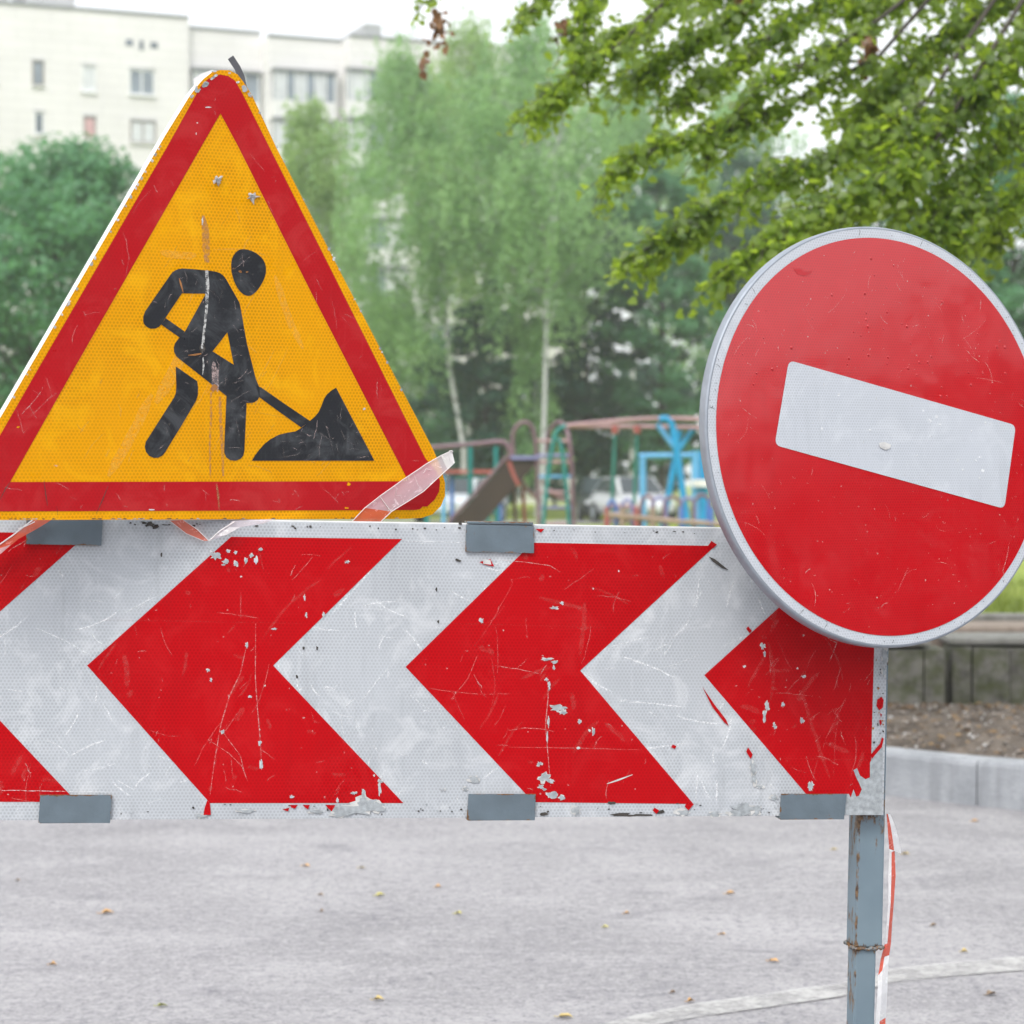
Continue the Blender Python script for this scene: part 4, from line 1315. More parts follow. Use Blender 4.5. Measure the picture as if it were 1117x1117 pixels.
tree('broadleaf_tree', 'low dense dark tree behind the climbing rail, right of the triangle edge', 490, 99, 400, 66, 556, 'dark', 110, 85, .2, trunk_r=.1, seed=35)
tree('birch_tree', 'small light birch crown around the lower half of the straight white trunk', 585, 76, 340, 34, 520, 'birch', 44, 70, .14, droop=1.0, trunk_r=.05, seed=41, bark='birch_bark')
tree('birch_tree', 'light drooping birch low beside the right edge of the triangle', 425, 80, 300, 40, 500, 'birch', 50, 80, .15, droop=1.2, trunk_r=.08, seed=42, bark='birch_bark')
tree('broadleaf_tree', 'dark tree between the two white birch trunks', 540, 82, 300, 46, 540, 'dark', 80, 85, .19, trunk_r=.1, seed=43)
tree('birch_tree', 'pale birch standing left of the maple, at the far left of the street', -190, 75, 60, 90, 480, 'birch', 90, 80, .17, droop=1.3, trunk_r=.13, seed=51, bark='birch_bark')
tree('broadleaf_tree', 'dark green tree at the far left end of the apartment block', -420, 84, 150, 110, 540, 'mid', 120, 80, .2, seed=52)
tree('shrub', 'low bright green bush on the lawn, left of the green swing rods', 643, 74, 524, 17, 556, 'bright', 30, 60, .10, trunk_r=.03, seed=15, group='shrubs at the far side of the lawn')['category'] = 'shrub'
tree('shrub', 'dark low shrub behind the slide chute', 550, 98, 440, 62, 556, 'dark', 90, 70, .14, trunk_r=.04, seed=16, group='shrubs at the far side of the lawn')['category'] = 'shrub'
tree('shrub', 'dark low shrub behind the climbing rail beside the triangle corner', 440, 96, 455, 70, 556, 'dark', 90, 70, .14, trunk_r=.04, seed=17, group='shrubs at the far side of the lawn')['category'] = 'shrub'

# ---- linden whose boughs hang into the picture from the right
LD = 11.4
lbase = Vector((4.35, LD, zt(LD) - .05))
lin = thing('linden_tree', 'big linden tree whose leafy boughs hang in from the upper right', 'tree', lbase)
br = MB()
TOP = Vector((4.1, 10.6, 5.2))
br.tube([lbase - Vector((0, 0, .1)), lbase + Vector((0, 0, .4)), lbase + Vector((-.05, -.2, 1.8)), lbase + Vector((-.1, -.4, 3.2)), TOP, TOP + Vector((.1, .1, 2.6)), TOP + Vector((.2, .2, 4.6))], [.26, .21, .17, .155, .14, .09, .03], 12)
SPR = [
    ([(760, -30, 9.3), (690, 35, 9.1), (645, 74, 9.0), (608, 100, 8.9), (578, 128, 8.85)], 20, 34),
    ([(655, -40, 9.2), (632, 20, 9.1), (628, 70, 9.0), (606, 112, 8.9)], 24, 40),
    ([(640, -30, 9.2), (600, -4, 9.1), (566, 22, 9.0)], 14, 11),
    ([(870, -50, 9.6), (800, 20, 9.5), (740, 55, 9.4), (690, 82, 9.3)], 30, 58),
    ([(800, -60, 9.7), (740, -5, 9.6), (690, 30, 9.5), (668, 40, 9.5)], 26, 34),
    ([(960, -40, 9.6), (880, 14, 9.5), (800, 70, 9.4), (735, 112, 9.3)], 26, 62),
    ([(960, 60, 9.4), (850, 118, 9.2), (770, 142, 9.1), (706, 164, 9.0), (664, 192, 8.95)], 20, 62),
    ([(1010, 110, 9.3), (910, 165, 9.1), (820, 206, 9.0), (750, 244, 8.9), (696, 282, 8.85)], 26, 105),
    ([(1010, 170, 9.0), (910, 220, 8.9), (840, 260, 8.8), (788, 298, 8.75)], 24, 74),
    ([(1170, -60, 9.9), (1050, 30, 9.7), (970, 80, 9.6), (925, 150, 9.5)], 48, 105),
    ([(1180, 0, 9.4), (1080, 80, 9.2), (1010, 140, 9.1), (965, 205, 9.0)], 46, 135),
    ([(1190, 90, 9.3), (1090, 160, 9.2), (1040, 205, 9.1), (1012, 240, 9.0)], 40, 90),
    ([(1190, 160, 9.6), (1120, 200, 9.5), (1092, 245, 9.4), (1080, 275, 9.4)], 20, 26),
    ([(1000, 200, 9.4), (950, 225, 9.3), (890, 235, 9.2), (850, 262, 9.2)], 22, 40),
    ([(960, 20, 9.3), (900, 60, 9.2), (850, 80, 9.2), (800, 125, 9.1), (770, 175, 9.1)], 18, 40),
    ([(1180, 150, 9.2), (1110, 215, 9.1), (1060, 235, 9.0), (1040, 262, 9.0)], 30, 50),
    ([(1130, -60, 10.2), (1010, -5, 10.1), (910, 10, 10.0)], 40, 62),
    ([(980, -70, 10.2), (850, -10, 10.1), (770, -5, 10.0)], 30, 46),
    ([(560, -90, 9.5), (500, -30, 9.4), (470, 2, 9.3)], 14, 5),
    ([(1250, -160, 10.5), (1150, -80, 10.6), (1080, -40, 10.6)], 70, 60),
    ([(1050, -200, 10.5), (930, -130, 10.4), (820, -90, 10.4)], 70, 60),
    ([(1400, -50, 10.5), (1300, 60, 10.3), (1200, 130, 10.2)], 60, 60),
]
lp, ln, ls = [], [], []
for sp, wid, ntw in SPR:
    ntw = int(ntw * 1.5)
    pts = [Vector(at(*p)) for p in sp]
    st = pts[0]
    hub = TOP + Vector((0, 0, rng.uniform(-1.0, .6)))
    mid_ = hub.lerp(st, .55) + Vector((0, 0, .35))
    br.tube([hub, mid_, st] + pts[1:], [.026, .014, .009] + [.008 - .006 * i / (len(pts) - 1) for i in range(len(pts) - 1)], 6, 0, False)
    wm = wid * 9 / F_PX
    for k in range(ntw):
        f = (k + rng.random()) / ntw * (len(pts) - 1) * .98
        i = int(f); p = pts[i].lerp(pts[i + 1], f - i)
        d = (pts[i + 1] - pts[i]).normalized()
        side = Vector((rng.gauss(0, 1), rng.gauss(0, 1.2), rng.gauss(-.25, .9)))
        tip = p + d * rng.uniform(.02, .16) + side.normalized() * wm * rng.uniform(.5, 1.5) + Vector((0, 0, -.03))
        m2 = p.lerp(tip, .5) + Vector((0, 0, .02))
        br.tube([p, m2, tip], [.0032, .0024, .0012], 4, 0, False)
        nl = max(5, int((tip - p).length / .0125))
        for j in range(nl):
            g = (j + rng.random() * .7) / nl
            q = (p.lerp(m2, g * 2) if g < .5 else m2.lerp(tip, g * 2 - 1))
            off = Vector((rng.gauss(0, .022), rng.gauss(0, .03), rng.gauss(-.012, .02)))
            lp.append(q + off - lbase); ln.append(Vector((rng.gauss(0, .7), rng.gauss(-.5, .7), .6))); ls.append(rng.uniform(.026, .050))
# the rest of the crown, above and beyond the frame
for c in range(60):
    a = rng.uniform(0, 6.28); z = rng.uniform(3.9, 9.8); q = 2.6 * math.sqrt(rng.random()) * (1 - abs(z - 6.3) / 6)
    C = Vector((4.3 + q * math.cos(a), 10.9 + q * math.sin(a), z))
    for j in range(60):
        lp.append(C + Vector((rng.gauss(0, .3), rng.gauss(0, .3), rng.gauss(0, .2))) - lbase); ln.append(Vector((rng.gauss(0, .5), rng.gauss(0, .5), .8))); ls.append(.085)
br.v = [tuple(Vector(v) - lbase) for v in br.v]
br.build('trunk', M['bark'], lin)
leaf_mesh('foliage', lp, ln, np.array(ls), G['linden'], lin, 'hang')
M['dead'] = mat_leaf('dead_leaf', (.13, .06, .025), (.25, .13, .05), (.2, .09, .03), .2, 5)
for pl, k, s in (([(478, 12, 9.3), (482, 30, 9.3), (470, 50, 9.3), (463, 66, 9.3), (457, 84, 9.3)], 34, .036), ([(482, 32, 9.3), (484, 55, 9.3)], 10, .034), ([(952, 44, 9.5), (946, 62, 9.5), (941, 82, 9.5)], 40, .05),
                 ([(806, -8, 9.5), (812, 6, 9.5)], 22, .05), ([(612, 24, 9.0), (610, 40, 9.0)], 16, .04)):
    P_ = [Vector(at(*p)) for p in pl]
    a_, b_ = [], []
    for j in range(k):
        f = rng.random() * (len(P_) - 1); i = min(int(f), len(P_) - 2)
        a_.append(P_[i].lerp(P_[i + 1], f - i) + Vector((rng.gauss(0, .014), rng.gauss(0, .014), rng.gauss(0, .012))) - lbase)
        b_.append(Vector((rng.gauss(0, 1), rng.gauss(-.6, 1), rng.gauss(0, .5))))
    o = leaf_mesh('dead_leaves', a_, b_, np.array([s] * k), M['dead'], lin, 'hang')
    o['label'] = 'brown withered leaf cluster'

# unseen wood added behind the camera so the signs mirror its dark mass
wp, wn, wsz = [], [], []
for c in range(620):
    a = rad(nrg.uniform(-100, 100)); d = nrg.uniform(42, 58)
    hmax = 12.3 + 1.6 * math.sin(a * 9 + 1) + 1.0 * math.sin(a * 23)
    C = np.array([d * math.sin(a) * 1.05, -d * math.cos(a), hmax * nrg.uniform(.04, 1)])
    k = 50
    dd = nrg.normal(size=(k, 3)); wp.append(C + dd * np.array([1.3, 1.3, .9])); wn.append(dd + np.array([0, 0, .6])); wsz += [.75] * k
o = leaf_mesh('reflection_wood', np.concatenate(wp), np.concatenate(wn), np.array(wsz), mat_leaf('wood_leaf', (.010, .030, .015), (.025, .06, .03), (.02, .05, .02), .2, .3), None)
tag(o, 'unseen mass of trees added behind the camera for the signs to reflect', 'wood', kind='stuff')

# ================================================================== APARTMENT BUILDING
MA = frame(Vector((0, 0, 0)) + Vector((at(150, 500, 122.6).x, 122.6, -.5)), 22.0, 0, 0)
bld = thing('apartment_building', 'tall pale brick apartment block with glazed balconies, behind the trees', 'building', MA)
M['facade'] = mat_facade()
M['facade_shade'] = M['facade']
M['parapet'] = mat_plain('parapet_tin', (.22, .23, .24), .6, .2, .1, 2)
M['roof_grey'] = mat_plain('roof_block_grey', (.36, .37, .38), .8, 0, .1, 1)
M['frame_white'] = mat_plain('window_frame', (.72, .73, .74), .5, 0, .05, 2)
M['frame_brown'] = mat_plain('old_window_frame', (.25, .22, .2), .6, 0, .1, 2)
M['glass'] = mat_plain('window_glass', (.20, .235, .28), .08, 0, .3, .8)
M['glass_dark'] = mat_plain('window_glass_dark', (.10, .125, .16), .08, 0, .3, .8)
M['curtain'] = mat_plain('curtained_glass', (.58, .60, .62), .25, 0, .1, 1.5)
M['pink_curtain'] = mat_plain('pink_curtained_glass', (.55, .33, .34), .3, 0, .1, 1.5)
M['balcony'] = mat_plain('balcony_panel', (.68, .68, .68), .6, 0, .06, 1)
uA0 = loc(MA, -620, 300, 0).x; uA1 = loc(MA, 206, 30, 0).x
zA = loc(MA, 100, 12, 0).y
wB, wC, wD_ = -.35, 1.3, 2.9
uB1 = loc(MA, 284, 37, wB).x; zB = loc(MA, 250, 34.5, wB).y
uC1 = loc(MA, 373, 45, wC).x; zC = loc(MA, 340, 43.5, wC).y
uD1 = loc(MA, 640, 60, wD_).x; zD = loc(MA, 395, 41, wD_).y
for (u0, u1, w, z) in ((uA0, uA1, 0, zA), (uA1, uB1, wB, zB), (uB1, uC1, wC, zC), (uC1, uD1, wD_, zD)):
    mb = MB(); mb.box((u0, 0, -13), (u1, z, w)); mb.build('wall_section', M['facade'], bld)
    mb = MB(); mb.box((u0 - .0, z + .003, w - .45), (u1 - .004, z + .16, w + .08)); mb.build('parapet', M['parapet'], bld)
# wedge shaped end walls standing above the parapet
u0 = loc(MA, 400, 41, wD_).x; u1 = loc(MA, 418, 33, wD_).x
mb = MB(); mb.box((u0, zD + .17, wD_ - 5), (u1, zD + .9, wD_ - .3)); mb.build('stair_head', M['roof_grey'], bld)
u0 = loc(MA, 28, 4, -3).x; u1 = loc(MA, 82, 8, -3).x
mb = MB(); mb.box((u0, zA + .005, -8), (u1, zA + 2.6, -3)); mb.build('roof_hut', M['roof_grey'], bld)
mb = MB(); mb.box((u0 - 4.5, zA + .005, -8), (u0 - .9, zA + 2.0, -3)); mb.build('roof_hut', M['roof_grey'], bld)


def window(u0, v0, u1, v1, w, fr, gl, mull=1, depth=.10):
    o = MB()
    t = .09
    o.box((u0, v0, w + .002), (u1, v0 + t, w + .05)); o.box((u0, v1 - t, w + .002), (u1, v1, w + .05))
    o.box((u0, v0 + t, w + .002), (u0 + t, v1 - t, w + .05)); o.box((u1 - t, v0 + t, w + .002), (u1, v1 - t, w + .05))
    for k in range(1, mull + 1):
        c = u0 + (u1 - u0) * k / (mull + 1)
        o.box((c - .045, v0 + t, w + .002), (c + .045, v1 - t, w + .048))
    wo = o.build('window', fr, bld)
    g = MB(); g.box((u0 + t, v0 + t, w + .002), (u1 - t, v1 - t, w + .018)); g.build('pane', gl, wo)
    s = MB(); s.box((u0 - .06, v0 - .07, w + .002), (u1 + .06, v0 - .003, w + .14)); s.build('sill', M['frame_white'], wo)
    h = MB(); h.box((u0 - .02, v1 + .003, w + .002), (u1 + .02, v1 + .09, w + .10)); h.build('lintel', M['roof_grey'], wo)


WIN = [((35, 66), (48, 94), 0, 'frame_brown', 'glass'), ((89, 71), (104.5, 101), 0, 'frame_white', 'curtain'), ((140.5, 75), (168.5, 105), 1, 'frame_white', 'glass'),
       ((37, 122), (48, 147), 0, 'frame_white', 'glass_dark'), ((91, 127), (104.5, 152), 0, 'frame_brown', 'pink_curtain'), ((142, 131), (170, 157), 1, 'frame_brown', 'curtain'),
       ((-18, 62), (-4, 90), 0, 'frame_white', 'glass'), ((-18, 118), (-4, 145), 0, 'frame_white', 'glass_dark')]
for (a, b_, mu, fr, gl) in WIN:
    A_, B_ = loc(MA, *a, 0), loc(MA, *b_, 0)
    window(A_.x, B_.y, B_.x, A_.y, 0, M[fr], M[gl], mu)
for fl in range(1, 6):
    for (a, b_, mu, fr, gl) in WIN[3:6]:
        A_, B_ = loc(MA, *a, 0), loc(MA, *b_, 0)
        window(A_.x, B_.y - 2.8 * fl, B_.x, A_.y - 2.8 * fl, 0, M[rng.choice(['frame_white', 'frame_brown'])], M[rng.choice(['glass', 'curtain', 'glass_dark'])], mu)
for fl in range(0, 8):
    for k in range(7):
        A_ = loc(MA, -75 - 62 * k, 62, 0); v_ = loc(MA, 50, 96, 0).y - 2.8 * fl
        if v_ > .6:
            window(A_.x, v_, A_.x + (1.4 if k % 2 else .8), v_ + 1.45, 0, M[rng.choice(['frame_white', 'frame_brown'])], M[rng.choice(['glass', 'curtain', 'glass_dark'])], k % 2)
for a, b_ in (((137, 43), (145, 50)), ((152, 44), (156.5, 55)), ((164, 46), (172, 53))):
    A_, B_ = loc(MA, *a, 0), loc(MA, *b_, 0)
    mb = MB(); mb.box((A_.x, B_.y, .002), (B_.x, A_.y, .03)); mb.build('air_vent', M['glass_dark'], bld)
# glazed loggias
zl1 = loc(MA, 340, 82, wC).y; zl0 = loc(MA, 340, 112, wC).y
LH = zl1 - zl0
for fl in range(0, 7):
    v0 = zl0 - 2.8 * fl
    for (u0, u1, w, nb) in ((uA1 + .25, uB1 - .15, wB, 4), (uB1 + .25, uC1 - .5, wC, 6), (uC1 - .25, uC1 + 3.2, wD_ - .02, 3)):
        if nb == 3 and fl == 0:
            pass
        p = MB(); p.box((u0, v0 - 1.15, w + .003), (u1, v0 - .02, w + .55)); ob = p.build('balcony', M['balcony'], bld)
        r_ = MB(); r_.box((u0 - .08, v0 + LH + .02, w + .003), (u1 + .08, v0 + LH + .22, w + .62)); r_.build('roof', M['parapet'], ob)
        g = MB(); g.box((u0 + .05, v0, w + .003), (u1 - .05, v0 + LH, w + .47)); g.build('glazing', M['glass'], ob)
        f = MB()
        for k in range(nb + 1):
            c = u0 + .05 + (u1 - u0 - .1) * k / nb
            f.box((c - .05, v0, w + .475), (c + .05, v0 + LH, w + .52))
        for k in range(0, nb, 2):
            c = u0 + .05 + (u1 - u0 - .1) * k / nb; c2 = c + (u1 - u0 - .1) / nb
            q_ = MB(); q_.box((c + .12, v0 + .05, w + .472), (c2 - .12, v0 + LH - .05, w + .474)); q_.build('curtain', M['curtain'], ob)
        f.build('mullions', M['frame_white'], ob)
# windows along the part behind the trees
for fl in range(0, 9):
    for k in range(9):
        u = uC1 + 5 + k * 5.2
        if u + 1.5 < uD1:
            vv = zl0 - 2.8 * fl
            if vv > .6:
                window(u, vv - .1, u + 1.5, vv + 1.35, wD_, M[rng.choice(['frame_white', 'frame_brown'])], M[rng.choice(['glass', 'curtain', 'glass_dark'])], 1)

# ================================================================== PLAYGROUND
def paint(name, c):
    return mat_plain(name, c, .45, 0, .18, 4)


M['mauve'] = paint('mauve_paint', (.17, .10, .125)); M['pink'] = paint('pink_paint', (.36, .22, .24)); M['turq'] = paint('turquoise_paint', (.012, .19, .18)); M['teal'] = paint('dark_teal_paint', (.03, .17, .14))
M['blue'] = paint('bright_blue_paint', (.015, .27, .52)); M['sky_blue'] = paint('light_blue_paint', (.10, .33, .58)); M['lilac'] = paint('lilac_paint', (.20, .20, .38)); M['deep_blue'] = paint('deep_blue_paint', (.07, .16, .45))
M['wood'] = paint('brown_wood', (.035, .021, .014)); M['plank'] = paint('weathered_plank', (.30, .22, .17)); M['red_paint'] = paint('dull_red_paint', (.35, .10, .09)); M['white_paint'] = paint('white_paint', (.7, .7, .7))


def pl_tube(t, name, mat, D, pts, r=.027, dD=None, nm=10):
    m = MB(); o = Vector(t.location)
    V = [Vector(at(p[0], p[1], D + (p[2] if len(p) > 2 else 0))) - o for p in pts]
    m.tube(V, r, nm)
    return m.build(name, mat, t)


def to_ground(px, py, D):
    """the pixel row where a straight line would meet the ground at depth D"""
    return HORIZON + (CAM_Z - zt(D)) * F_PX / D


def gpos(px, D):
    p = at(px, 500, D); p.z = zt(D)
    return Vector(p)


def curve(pts, n=5):
    P = [np.array(p, float) for p in pts]
    P = [2 * P[0] - P[1]] + P + [2 * P[-1] - P[-2]]
    out = []
    for i in range(1, len(P) - 2):
        for t in np.linspace(0, 1, n, endpoint=False):
            out.append(tuple(.5 * (2 * P[i] + (P[i + 1] - P[i - 1]) * t + (2 * P[i - 1] - 5 * P[i] + 4 * P[i + 1] - P[i + 2]) * t * t + (3 * P[i] - P[i - 1] - 3 * P[i + 1] + P[i + 2]) * t ** 3)))
    out.append(tuple(P[-2]))
    return out


D1 = 28.0
gy = to_ground(0, 0, D1)
sl = thing('playground_slide', 'old playground slide with brown chute and mauve hooped ladder rails', 'slide', gpos(575, D1))
o = Vector(sl.location)
m = MB()   # chute: a trough with raised sides
a0, a1 = Vector(at(556, 499, D1)), Vector(at(440, 628, D1 - .1))
side = Vector((.0, .46, 0)); upv = Vector((.0, 0, .0))
th = Vector((.055, 0, .05)) * 2.6
for k, (p, q_) in enumerate(((a0, a1),)):
    V = [p - o, q_ - o, q_ + side - o, p + side - o]
    lowv = [v + Vector((.40, 0, -.02)) for v in V]
    m.add(V + lowv, [(0, 1, 2, 3), (7, 6, 5, 4), (0, 4, 5, 1), (1, 5, 6, 2), (2, 6, 7, 3), (3, 7, 4, 0)])
m.build('chute', M['wood'], sl)
m2 = MB(); m2.tube([a0 - o + Vector((-.02, 0, .02)), a1 - o + Vector((-.02, 0, .02))], .022, 8); m2.build('side_rail', M['mauve'], sl)
m3 = MB(); p0, p1 = Vector(at(557, 497, D1)) - o, Vector(at(588, 499, D1)) - o
m3.box((p0.x, -.05, p0.z - .05), (p1.x, .62, p0.z + .0)); m3.build('platform', M['lilac'], sl)
for pts, dd in (([(560, 496), (559, 478), (563, 466), (572, 460.5), (580, 466), (584, 482), (586, 515), (590, gy)], 0), ([(597, 492, .5), (598, 474, .4), (604, 464, .3), (610, 460.5, .2), (617, 466, .1), (621, 482, 0), (624, 515, 0), (627, gy, 0)], 0)):
    pl_tube(sl, 'ladder_rail', M['mauve'], D1, curve([p if len(p) > 2 else (*p, 0) for p in pts]), .028)
for y, mt in ((481, 'pink'), (497, 'lilac'), (504, 'pink'), (520, 'sky_blue'), (537, 'pink'), (554, 'lilac'), (572, 'pink'), (590, 'lilac')):
    xl = 584 + (y - 480) * .045; xr = 621 + (y - 480) * .045
    pl_tube(sl, 'rung', M[mt], D1, [(xl, y), (xr, y)], .022)
pl_tube(sl, 'brace', M['red_paint'], D1, [(555, 503), (560, 518), (566, 530)], .03)
pl_tube(sl, 'handrail', M['pink'], D1 + .3, curve([(568, 518), (572, 530), (582, 540), (590, 547)]), .03)
pl_tube(sl, 'handrail', M['pink'], D1 + .1, curve([(592, 524), (599, 535), (612, 543), (625, 548)]), .03)
for x in (561, 571):
    pl_tube(sl, 'support_leg', M['mauve' if x == 561 else 'red_paint'], D1 + .35, [(x - 2, 505), (x + 4, gy)], .026)

cr = thing('climbing_rail', 'long mauve overhead rail on turquoise posts beside the triangle corner', 'climbing frame', gpos(500, 29))
gy2 = to_ground(0, 0, 29)
pl_tube(cr, 'rail', M['mauve'], 29, curve([(372, 498, 0), (420, 493, 0), (470, 488.5, 0), (520, 484.5, 0), (546, 482, 0), (554, 487, 0), (557, 497, 0), (558, 512, 0)]), .036)
for x, c_ in ((513, 'turq'), (541, 'turq'), (465, 'turq'), (410, 'turq')):
    pl_tube(cr, 'post', M[c_], 29, [(x, 487 if x > 500 else 491), (x + 1, gy2)], .034)

bn = thing('low_table', 'blue legged low table with a brown plank top, behind the slide chute', 'table', gpos(515, 32))
gy3 = to_ground(0, 0, 32)
m = MB(); ob = Vector(bn.location); q0, q1 = Vector(at(484, 514, 32)) - ob, Vector(at(537, 514, 32)) - ob
m.box((q0.x, -.25, q0.z - .03), (q1.x, .25, q0.z + .02)); m.build('plank_top', M['red_paint'], bn)
pl_tube(bn, 'apron', M['sky_blue'], 32, [(494, 520), (536, 519)], .03)
for x, c_ in ((484, 'sky_blue'), (493, 'deep_blue'), (533, 'teal'), (545, 'deep_blue')):
    pl_tube(bn, 'leg', M[c_], 32, [(x, 517), (x, gy3)], .034)

D2 = 27.0
gy4 = to_ground(0, 0, D2)
sw = thing('swing_set', 'playground swing with pink double beam, turquoise and bright blue legs', 'swing', gpos(690, D2))
pl_tube(sw, 'beam', M['pink'], D2, curve([(618, 464.5, 0), (660, 460.5, 0), (712, 456.8, 0), (775, 457.5, 0), (850, 459, 0)]), .030)
pl_tube(sw, 'beam', M['pink'], D2 + .5, curve([(622, 465.5, 0), (700, 465.5, 0), (775, 467, 0), (850, 469, 0)]), .028)
pl_tube(sw, 'leg', M['turq'], D2, curve([(618, 464, 0), (608, 470, 0), (603, 485, 0), (597, 525, 0), (588, gy4, 0)]), .026)
pl_tube(sw, 'leg', M['turq'], D2 + .5, curve([(606, 478, 0), (612, 486, 0), (617, 525, 0), (625, gy4, 0)]), .026)
pl_tube(sw, 'leg', M['blue'], D2, curve([(719, 458, 0), (727, 457, 0), (733, 464, 0), (737, 485, 0), (744, 530, 0), (756, gy4, 0)]), .044)
pl_tube(sw, 'leg', M['blue'], D2 + .7, [(741, 470), (736, 505), (728, 548), (715, gy4 - 3)], .042)
pl_tube(sw, 'brace', M['sky_blue'], D2, [(717, 463), (727, 477), (738, 491)], .034)
pl_tube(sw, 'brace', M['blue'], D2 + .6, [(758, 467), (748, 480), (741, 491)], .034)
for x in (671, 695):
    pl_tube(sw, 'hanger', M['red_paint'], D2 + .2, [(x, 464), (x, 473)], .045)
    pl_tube(sw, 'swing_rod', M['teal'], D2 + .2, [(x, 473), (x - 2, 520), (x - 4, 566)], .026)
m = MB(); ob = Vector(sw.location); q0, q1 = Vector(at(664, 566, D2)) - ob, Vector(at(695, 566, D2)) - ob
m.box((q0.x, .0, q0.z - .03), (q1.x, .4, q0.z + .01)); m.build('seat', M['plank'], sw)

D3 = 34.0
gy5 = to_ground(0, 0, D3)
pf = thing('pull_up_frame', 'light blue goal shaped bar frame behind the bright blue swing legs', 'bar frame', gpos(735, D3))
pl_tube(pf, 'crossbar', M['sky_blue'], D3, [(697, 497.5), (780, 496.5)], .045)
for x in (701, 759, 768):
    pl_tube(pf, 'post', M['sky_blue' if x < 760 else 'blue'], D3, [(x, 497 if x < 750 else 492), (x + 1, gy5)], .055 if x < 750 else .075)
m = MB(); ob = Vector(pf.location); q0, q1 = Vector(at(755, 531, D3 - .15)) - ob, Vector(at(776, 523, D3 - .15)) - ob
m.box((q0.x, q0.y - .02, q0.z), (q1.x, q0.y + .02, q1.z)); m.build('board', M['white_paint'], pf)

D4 = 26.0
gy6 = to_ground(0, 0, D4)
fe = thing('hoop_fence', 'low playground fence of coloured hoops and a brown rail by the swing', 'fence', gpos(715, D4))
pl_tube(fe, 'rail', M['plank'], D4, [(662, 561), (700, 565), (740, 569), (800, 573)], .035)
pl_tube(fe, 'rail', M['pink'], D4 + .4, [(664, 552), (695, 553)], .03)
for x, c_ in ((662, 'red_paint'), (679, 'plank'), (694, 'red_paint'), (712, 'plank'), (744, 'deep_blue'), (776, 'deep_blue')):
    pl_tube(fe, 'post', M[c_], D4, [(x, 553), (x, gy6)], .03)
for x0, x1, yt, c_ in ((663, 672, 546, 'deep_blue'), (678, 690, 545, 'lilac'), (699, 713, 541, 'mauve'), (711, 727, 543, 'lilac'), (724, 743, 542, 'mauve'), (742, 758, 543, 'lilac'), (757, 775, 540, 'mauve'), (772, 792, 542, 'deep_blue')):
    c0 = (x0 + x1) / 2; h = (x1 - x0) / 2
    pts = [(x0, gy6, 0), (x0, yt + 14, 0)] + [(c0 - h * math.cos(a), yt + 12 - 12 * math.sin(a), 0) for a in np.linspace(.25, 2.9, 9)] + [(x1, yt + 14, 0), (x1, gy6, 0)]
    pl_tube(fe, 'hoop', M[c_], D4 + .15, pts, .023)

# ================================================================== CARS
M['car_glass'] = mat_plain('car_glass', (.03, .04, .05), .06, 0, .1, 1); M['tyre'] = mat_plain('tyre', (.02, .02, .02), .8, 0, .1, 3); M['lamp_glass'] = mat_plain('headlight', (.6, .62, .65), .15, 0, .1, 3)


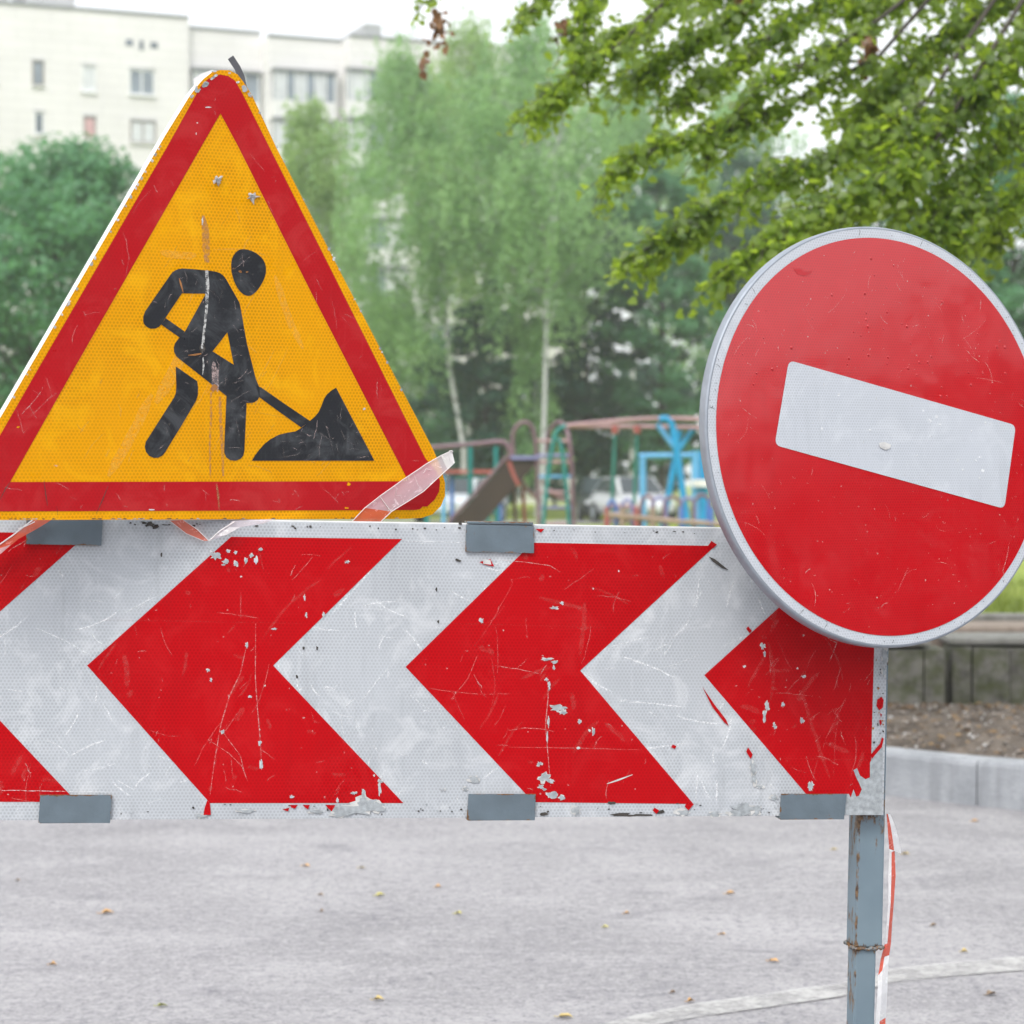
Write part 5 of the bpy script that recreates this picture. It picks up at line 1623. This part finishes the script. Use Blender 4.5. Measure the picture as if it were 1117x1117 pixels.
def car(label, px, D, yaw, col, scale=1.0):
    mp = mat_plain('car_paint', col, .25, 0, .04, 1)
    p = gpos(px, D)
    t = thing('parked_car', label, 'car', Matrix.Translation(p) @ Matrix.Rotation(rad(yaw), 4, 'Z') @ Matrix.Scale(scale, 4), 'cars parked beyond the lawn')
    # body stations along x: (x, half width, z low, z belt)
    st = [(-2.05, .70, .42, .78), (-1.95, .80, .30, .92), (-1.3, .85, .24, .98), (0, .86, .22, .95), (.9, .85, .24, .92), (1.6, .80, .28, .82), (1.98, .70, .34, .66), (2.05, .60, .42, .56)]
    m = MB(); n = 10; vs = []
    for x, w, z0, z1 in st:
        zc, h = (z0 + z1) / 2, (z1 - z0) / 2
        for k in range(n):
            a = 2 * math.pi * (k + .5) / n
            cs, sn = math.cos(a), math.sin(a)
            vs.append((x, w * math.copysign(abs(cs) ** .45, cs), zc + h * math.copysign(abs(sn) ** .45, sn)))
    m.add(vs, [(i * n + k, i * n + (k + 1) % n, (i + 1) * n + (k + 1) % n, (i + 1) * n + k) for i in range(len(st) - 1) for k in range(n)], 0, True)
    m.add(vs[:n], [tuple(reversed(range(n)))]); m.add(vs[-n:], [tuple(range(n))])
    m.build('body', mp, t)
    cab = MB()
    low = [(-1.75, .72), (1.05, .74)]; hi = [(-1.25, .56), (.25, .58)]
    V = [(-1.85, -.74, .93), (1.0, -.76, .9), (1.0, .76, .9), (-1.85, .74, .93), (-1.3, -.58, 1.42), (.2, -.60, 1.45), (.2, .60, 1.45), (-1.3, .58, 1.42)]
    cab.add(V, [(4, 5, 6, 7), (0, 1, 5, 4), (1, 2, 6, 5), (2, 3, 7, 6), (3, 0, 4, 7)])
    cab.build('cabin', mp, t, .05)

    def inset(name, ids, k=.84, off=.012):
        P = [Vector(V[i]) for i in ids]; c = sum(P, Vector()) / 4
        nrm = (P[1] - P[0]).cross(P[2] - P[0]).normalized()
        g = MB(); g.add([c + (q_ - c) * k + nrm * off for q_ in P], [(0, 1, 2, 3)]); g.build(name, M['car_glass'], t)
    inset('side_window', (0, 1, 5, 4)); inset('windscreen', (1, 2, 6, 5), .9); inset('side_window', (2, 3, 7, 6)); inset('rear_window', (3, 0, 4, 7), .86)
    for x in (-1.3, 1.3):
        for y in (-.80, .80):
            w = MB(); w.tube([(x, y - .09, .31), (x, y + .09, .31)], .31, 18); wo = w.build('wheel', M['tyre'], t)
            r_ = MB(); s_ = math.copysign(1, y); r_.tube([(x, y + s_ * .091, .31), (x, y + s_ * .10, .31)], .19, 14); r_.build('rim', M['zinc'], wo)
    for y in (-.55, .55):
        h = MB(); h.box((1.93, y - .16, .58), (2.045, y + .16, .70)); h.build('headlight', M['lamp_glass'], t, .03)
    return t


car('white hatchback seen between the swing rods and the blue leg', 690, 68, -74, (.55, .57, .60))
car('pale blue white car partly hidden behind the slide chute', 503, 68, -112, (.60, .64, .70))
car('dark car parked left of the white hatchback', 655, 72, -86, (.03, .035, .04))
mb = MB()
A = [(-60, 97), (60, 97), (60, 103), (-60, 103)]
mb.add([(x, y - 31, zt(y - 31) + .02) for x, y in A], [(0, 1, 2, 3)])
structure(mb.build('parking_lane', M['asphalt']))

# ================================================================== LIGHT
w = bpy.data.worlds.new('World'); scene.world = w; w.use_nodes = True
nt = w.node_tree; nt.nodes.clear()
sky = nt.nodes.new('ShaderNodeTexSky'); sky.sky_type = 'NISHITA'; sky.sun_disc = False
SUN_EL, SUN_AZ = 52.0, 205.0      # azimuth clockwise from +Y (the view direction)
sky.sun_elevation = rad(SUN_EL); sky.sun_rotation = rad(SUN_AZ)
sky.air_density = 1.0; sky.dust_density = 6.0; sky.ozone_density = 1.0; sky.altitude = 100
hs = nt.nodes.new('ShaderNodeHueSaturation'); hs.inputs['Saturation'].default_value = .30
bg = nt.nodes.new('ShaderNodeBackground'); bg.inputs['Strength'].default_value = .15
wo_ = nt.nodes.new('ShaderNodeOutputWorld')
mx = nt.nodes.new('ShaderNodeMix'); mx.data_type = 'RGBA'; mx.inputs[0].default_value = .6     # overcast: a white cloud layer over the clear sky
mx.inputs[7].default_value = (6.6, 6.75, 7.0, 1)
nt.links.new(sky.outputs[0], hs.inputs['Color']); nt.links.new(hs.outputs[0], mx.inputs[6]); nt.links.new(mx.outputs[2], bg.inputs['Color']); nt.links.new(bg.outputs[0], wo_.inputs['Surface'])
ld = bpy.data.lights.new('sun', 'SUN'); ld.energy = 1.0; ld.angle = rad(18); ld.color = (1, .965, .91)
sun = bpy.data.objects.new('sun', ld); COL.objects.link(sun)
az, el = rad(SUN_AZ), rad(SUN_EL)
sdir = Vector((math.sin(az) * math.cos(el), math.cos(az) * math.cos(el), math.sin(el)))
sun.rotation_euler = sdir.to_track_quat('Z', 'Y').to_euler()
sun.location = (0, -5, 20)

HAZE = 0.0010
if HAZE:
    mb = MB(); mb.box((-320, -320, -4), (320, 520, 34))
    k = NT('haze_air')
    v = k.n('ShaderNodeVolumePrincipled', i={'Color': (.92, .95, 1, 1), 'Density': HAZE, 'Anisotropy': .3})
    k.t.links.new(v.outputs[0], k.out.inputs['Volume'])
    tag(mb.build('haze', k.mat), 'thin pale haze in the air', 'haze', kind='stuff')

scene.view_settings.view_transform = 'Standard'
scene.view_settings.look = 'None'
scene.view_settings.exposure = 0.82
scene.view_settings.gamma = 1.0
scene.view_settings.use_curve_mapping = False
scene.render.engine = 'CYCLES'
scene.cycles.use_denoising = True
scene.cycles.max_bounces = 8
scene.cycles.volume_bounces = 2
scene.cycles.transparent_max_bounces = 16
scene.cycles.sample_clamp_indirect = 8
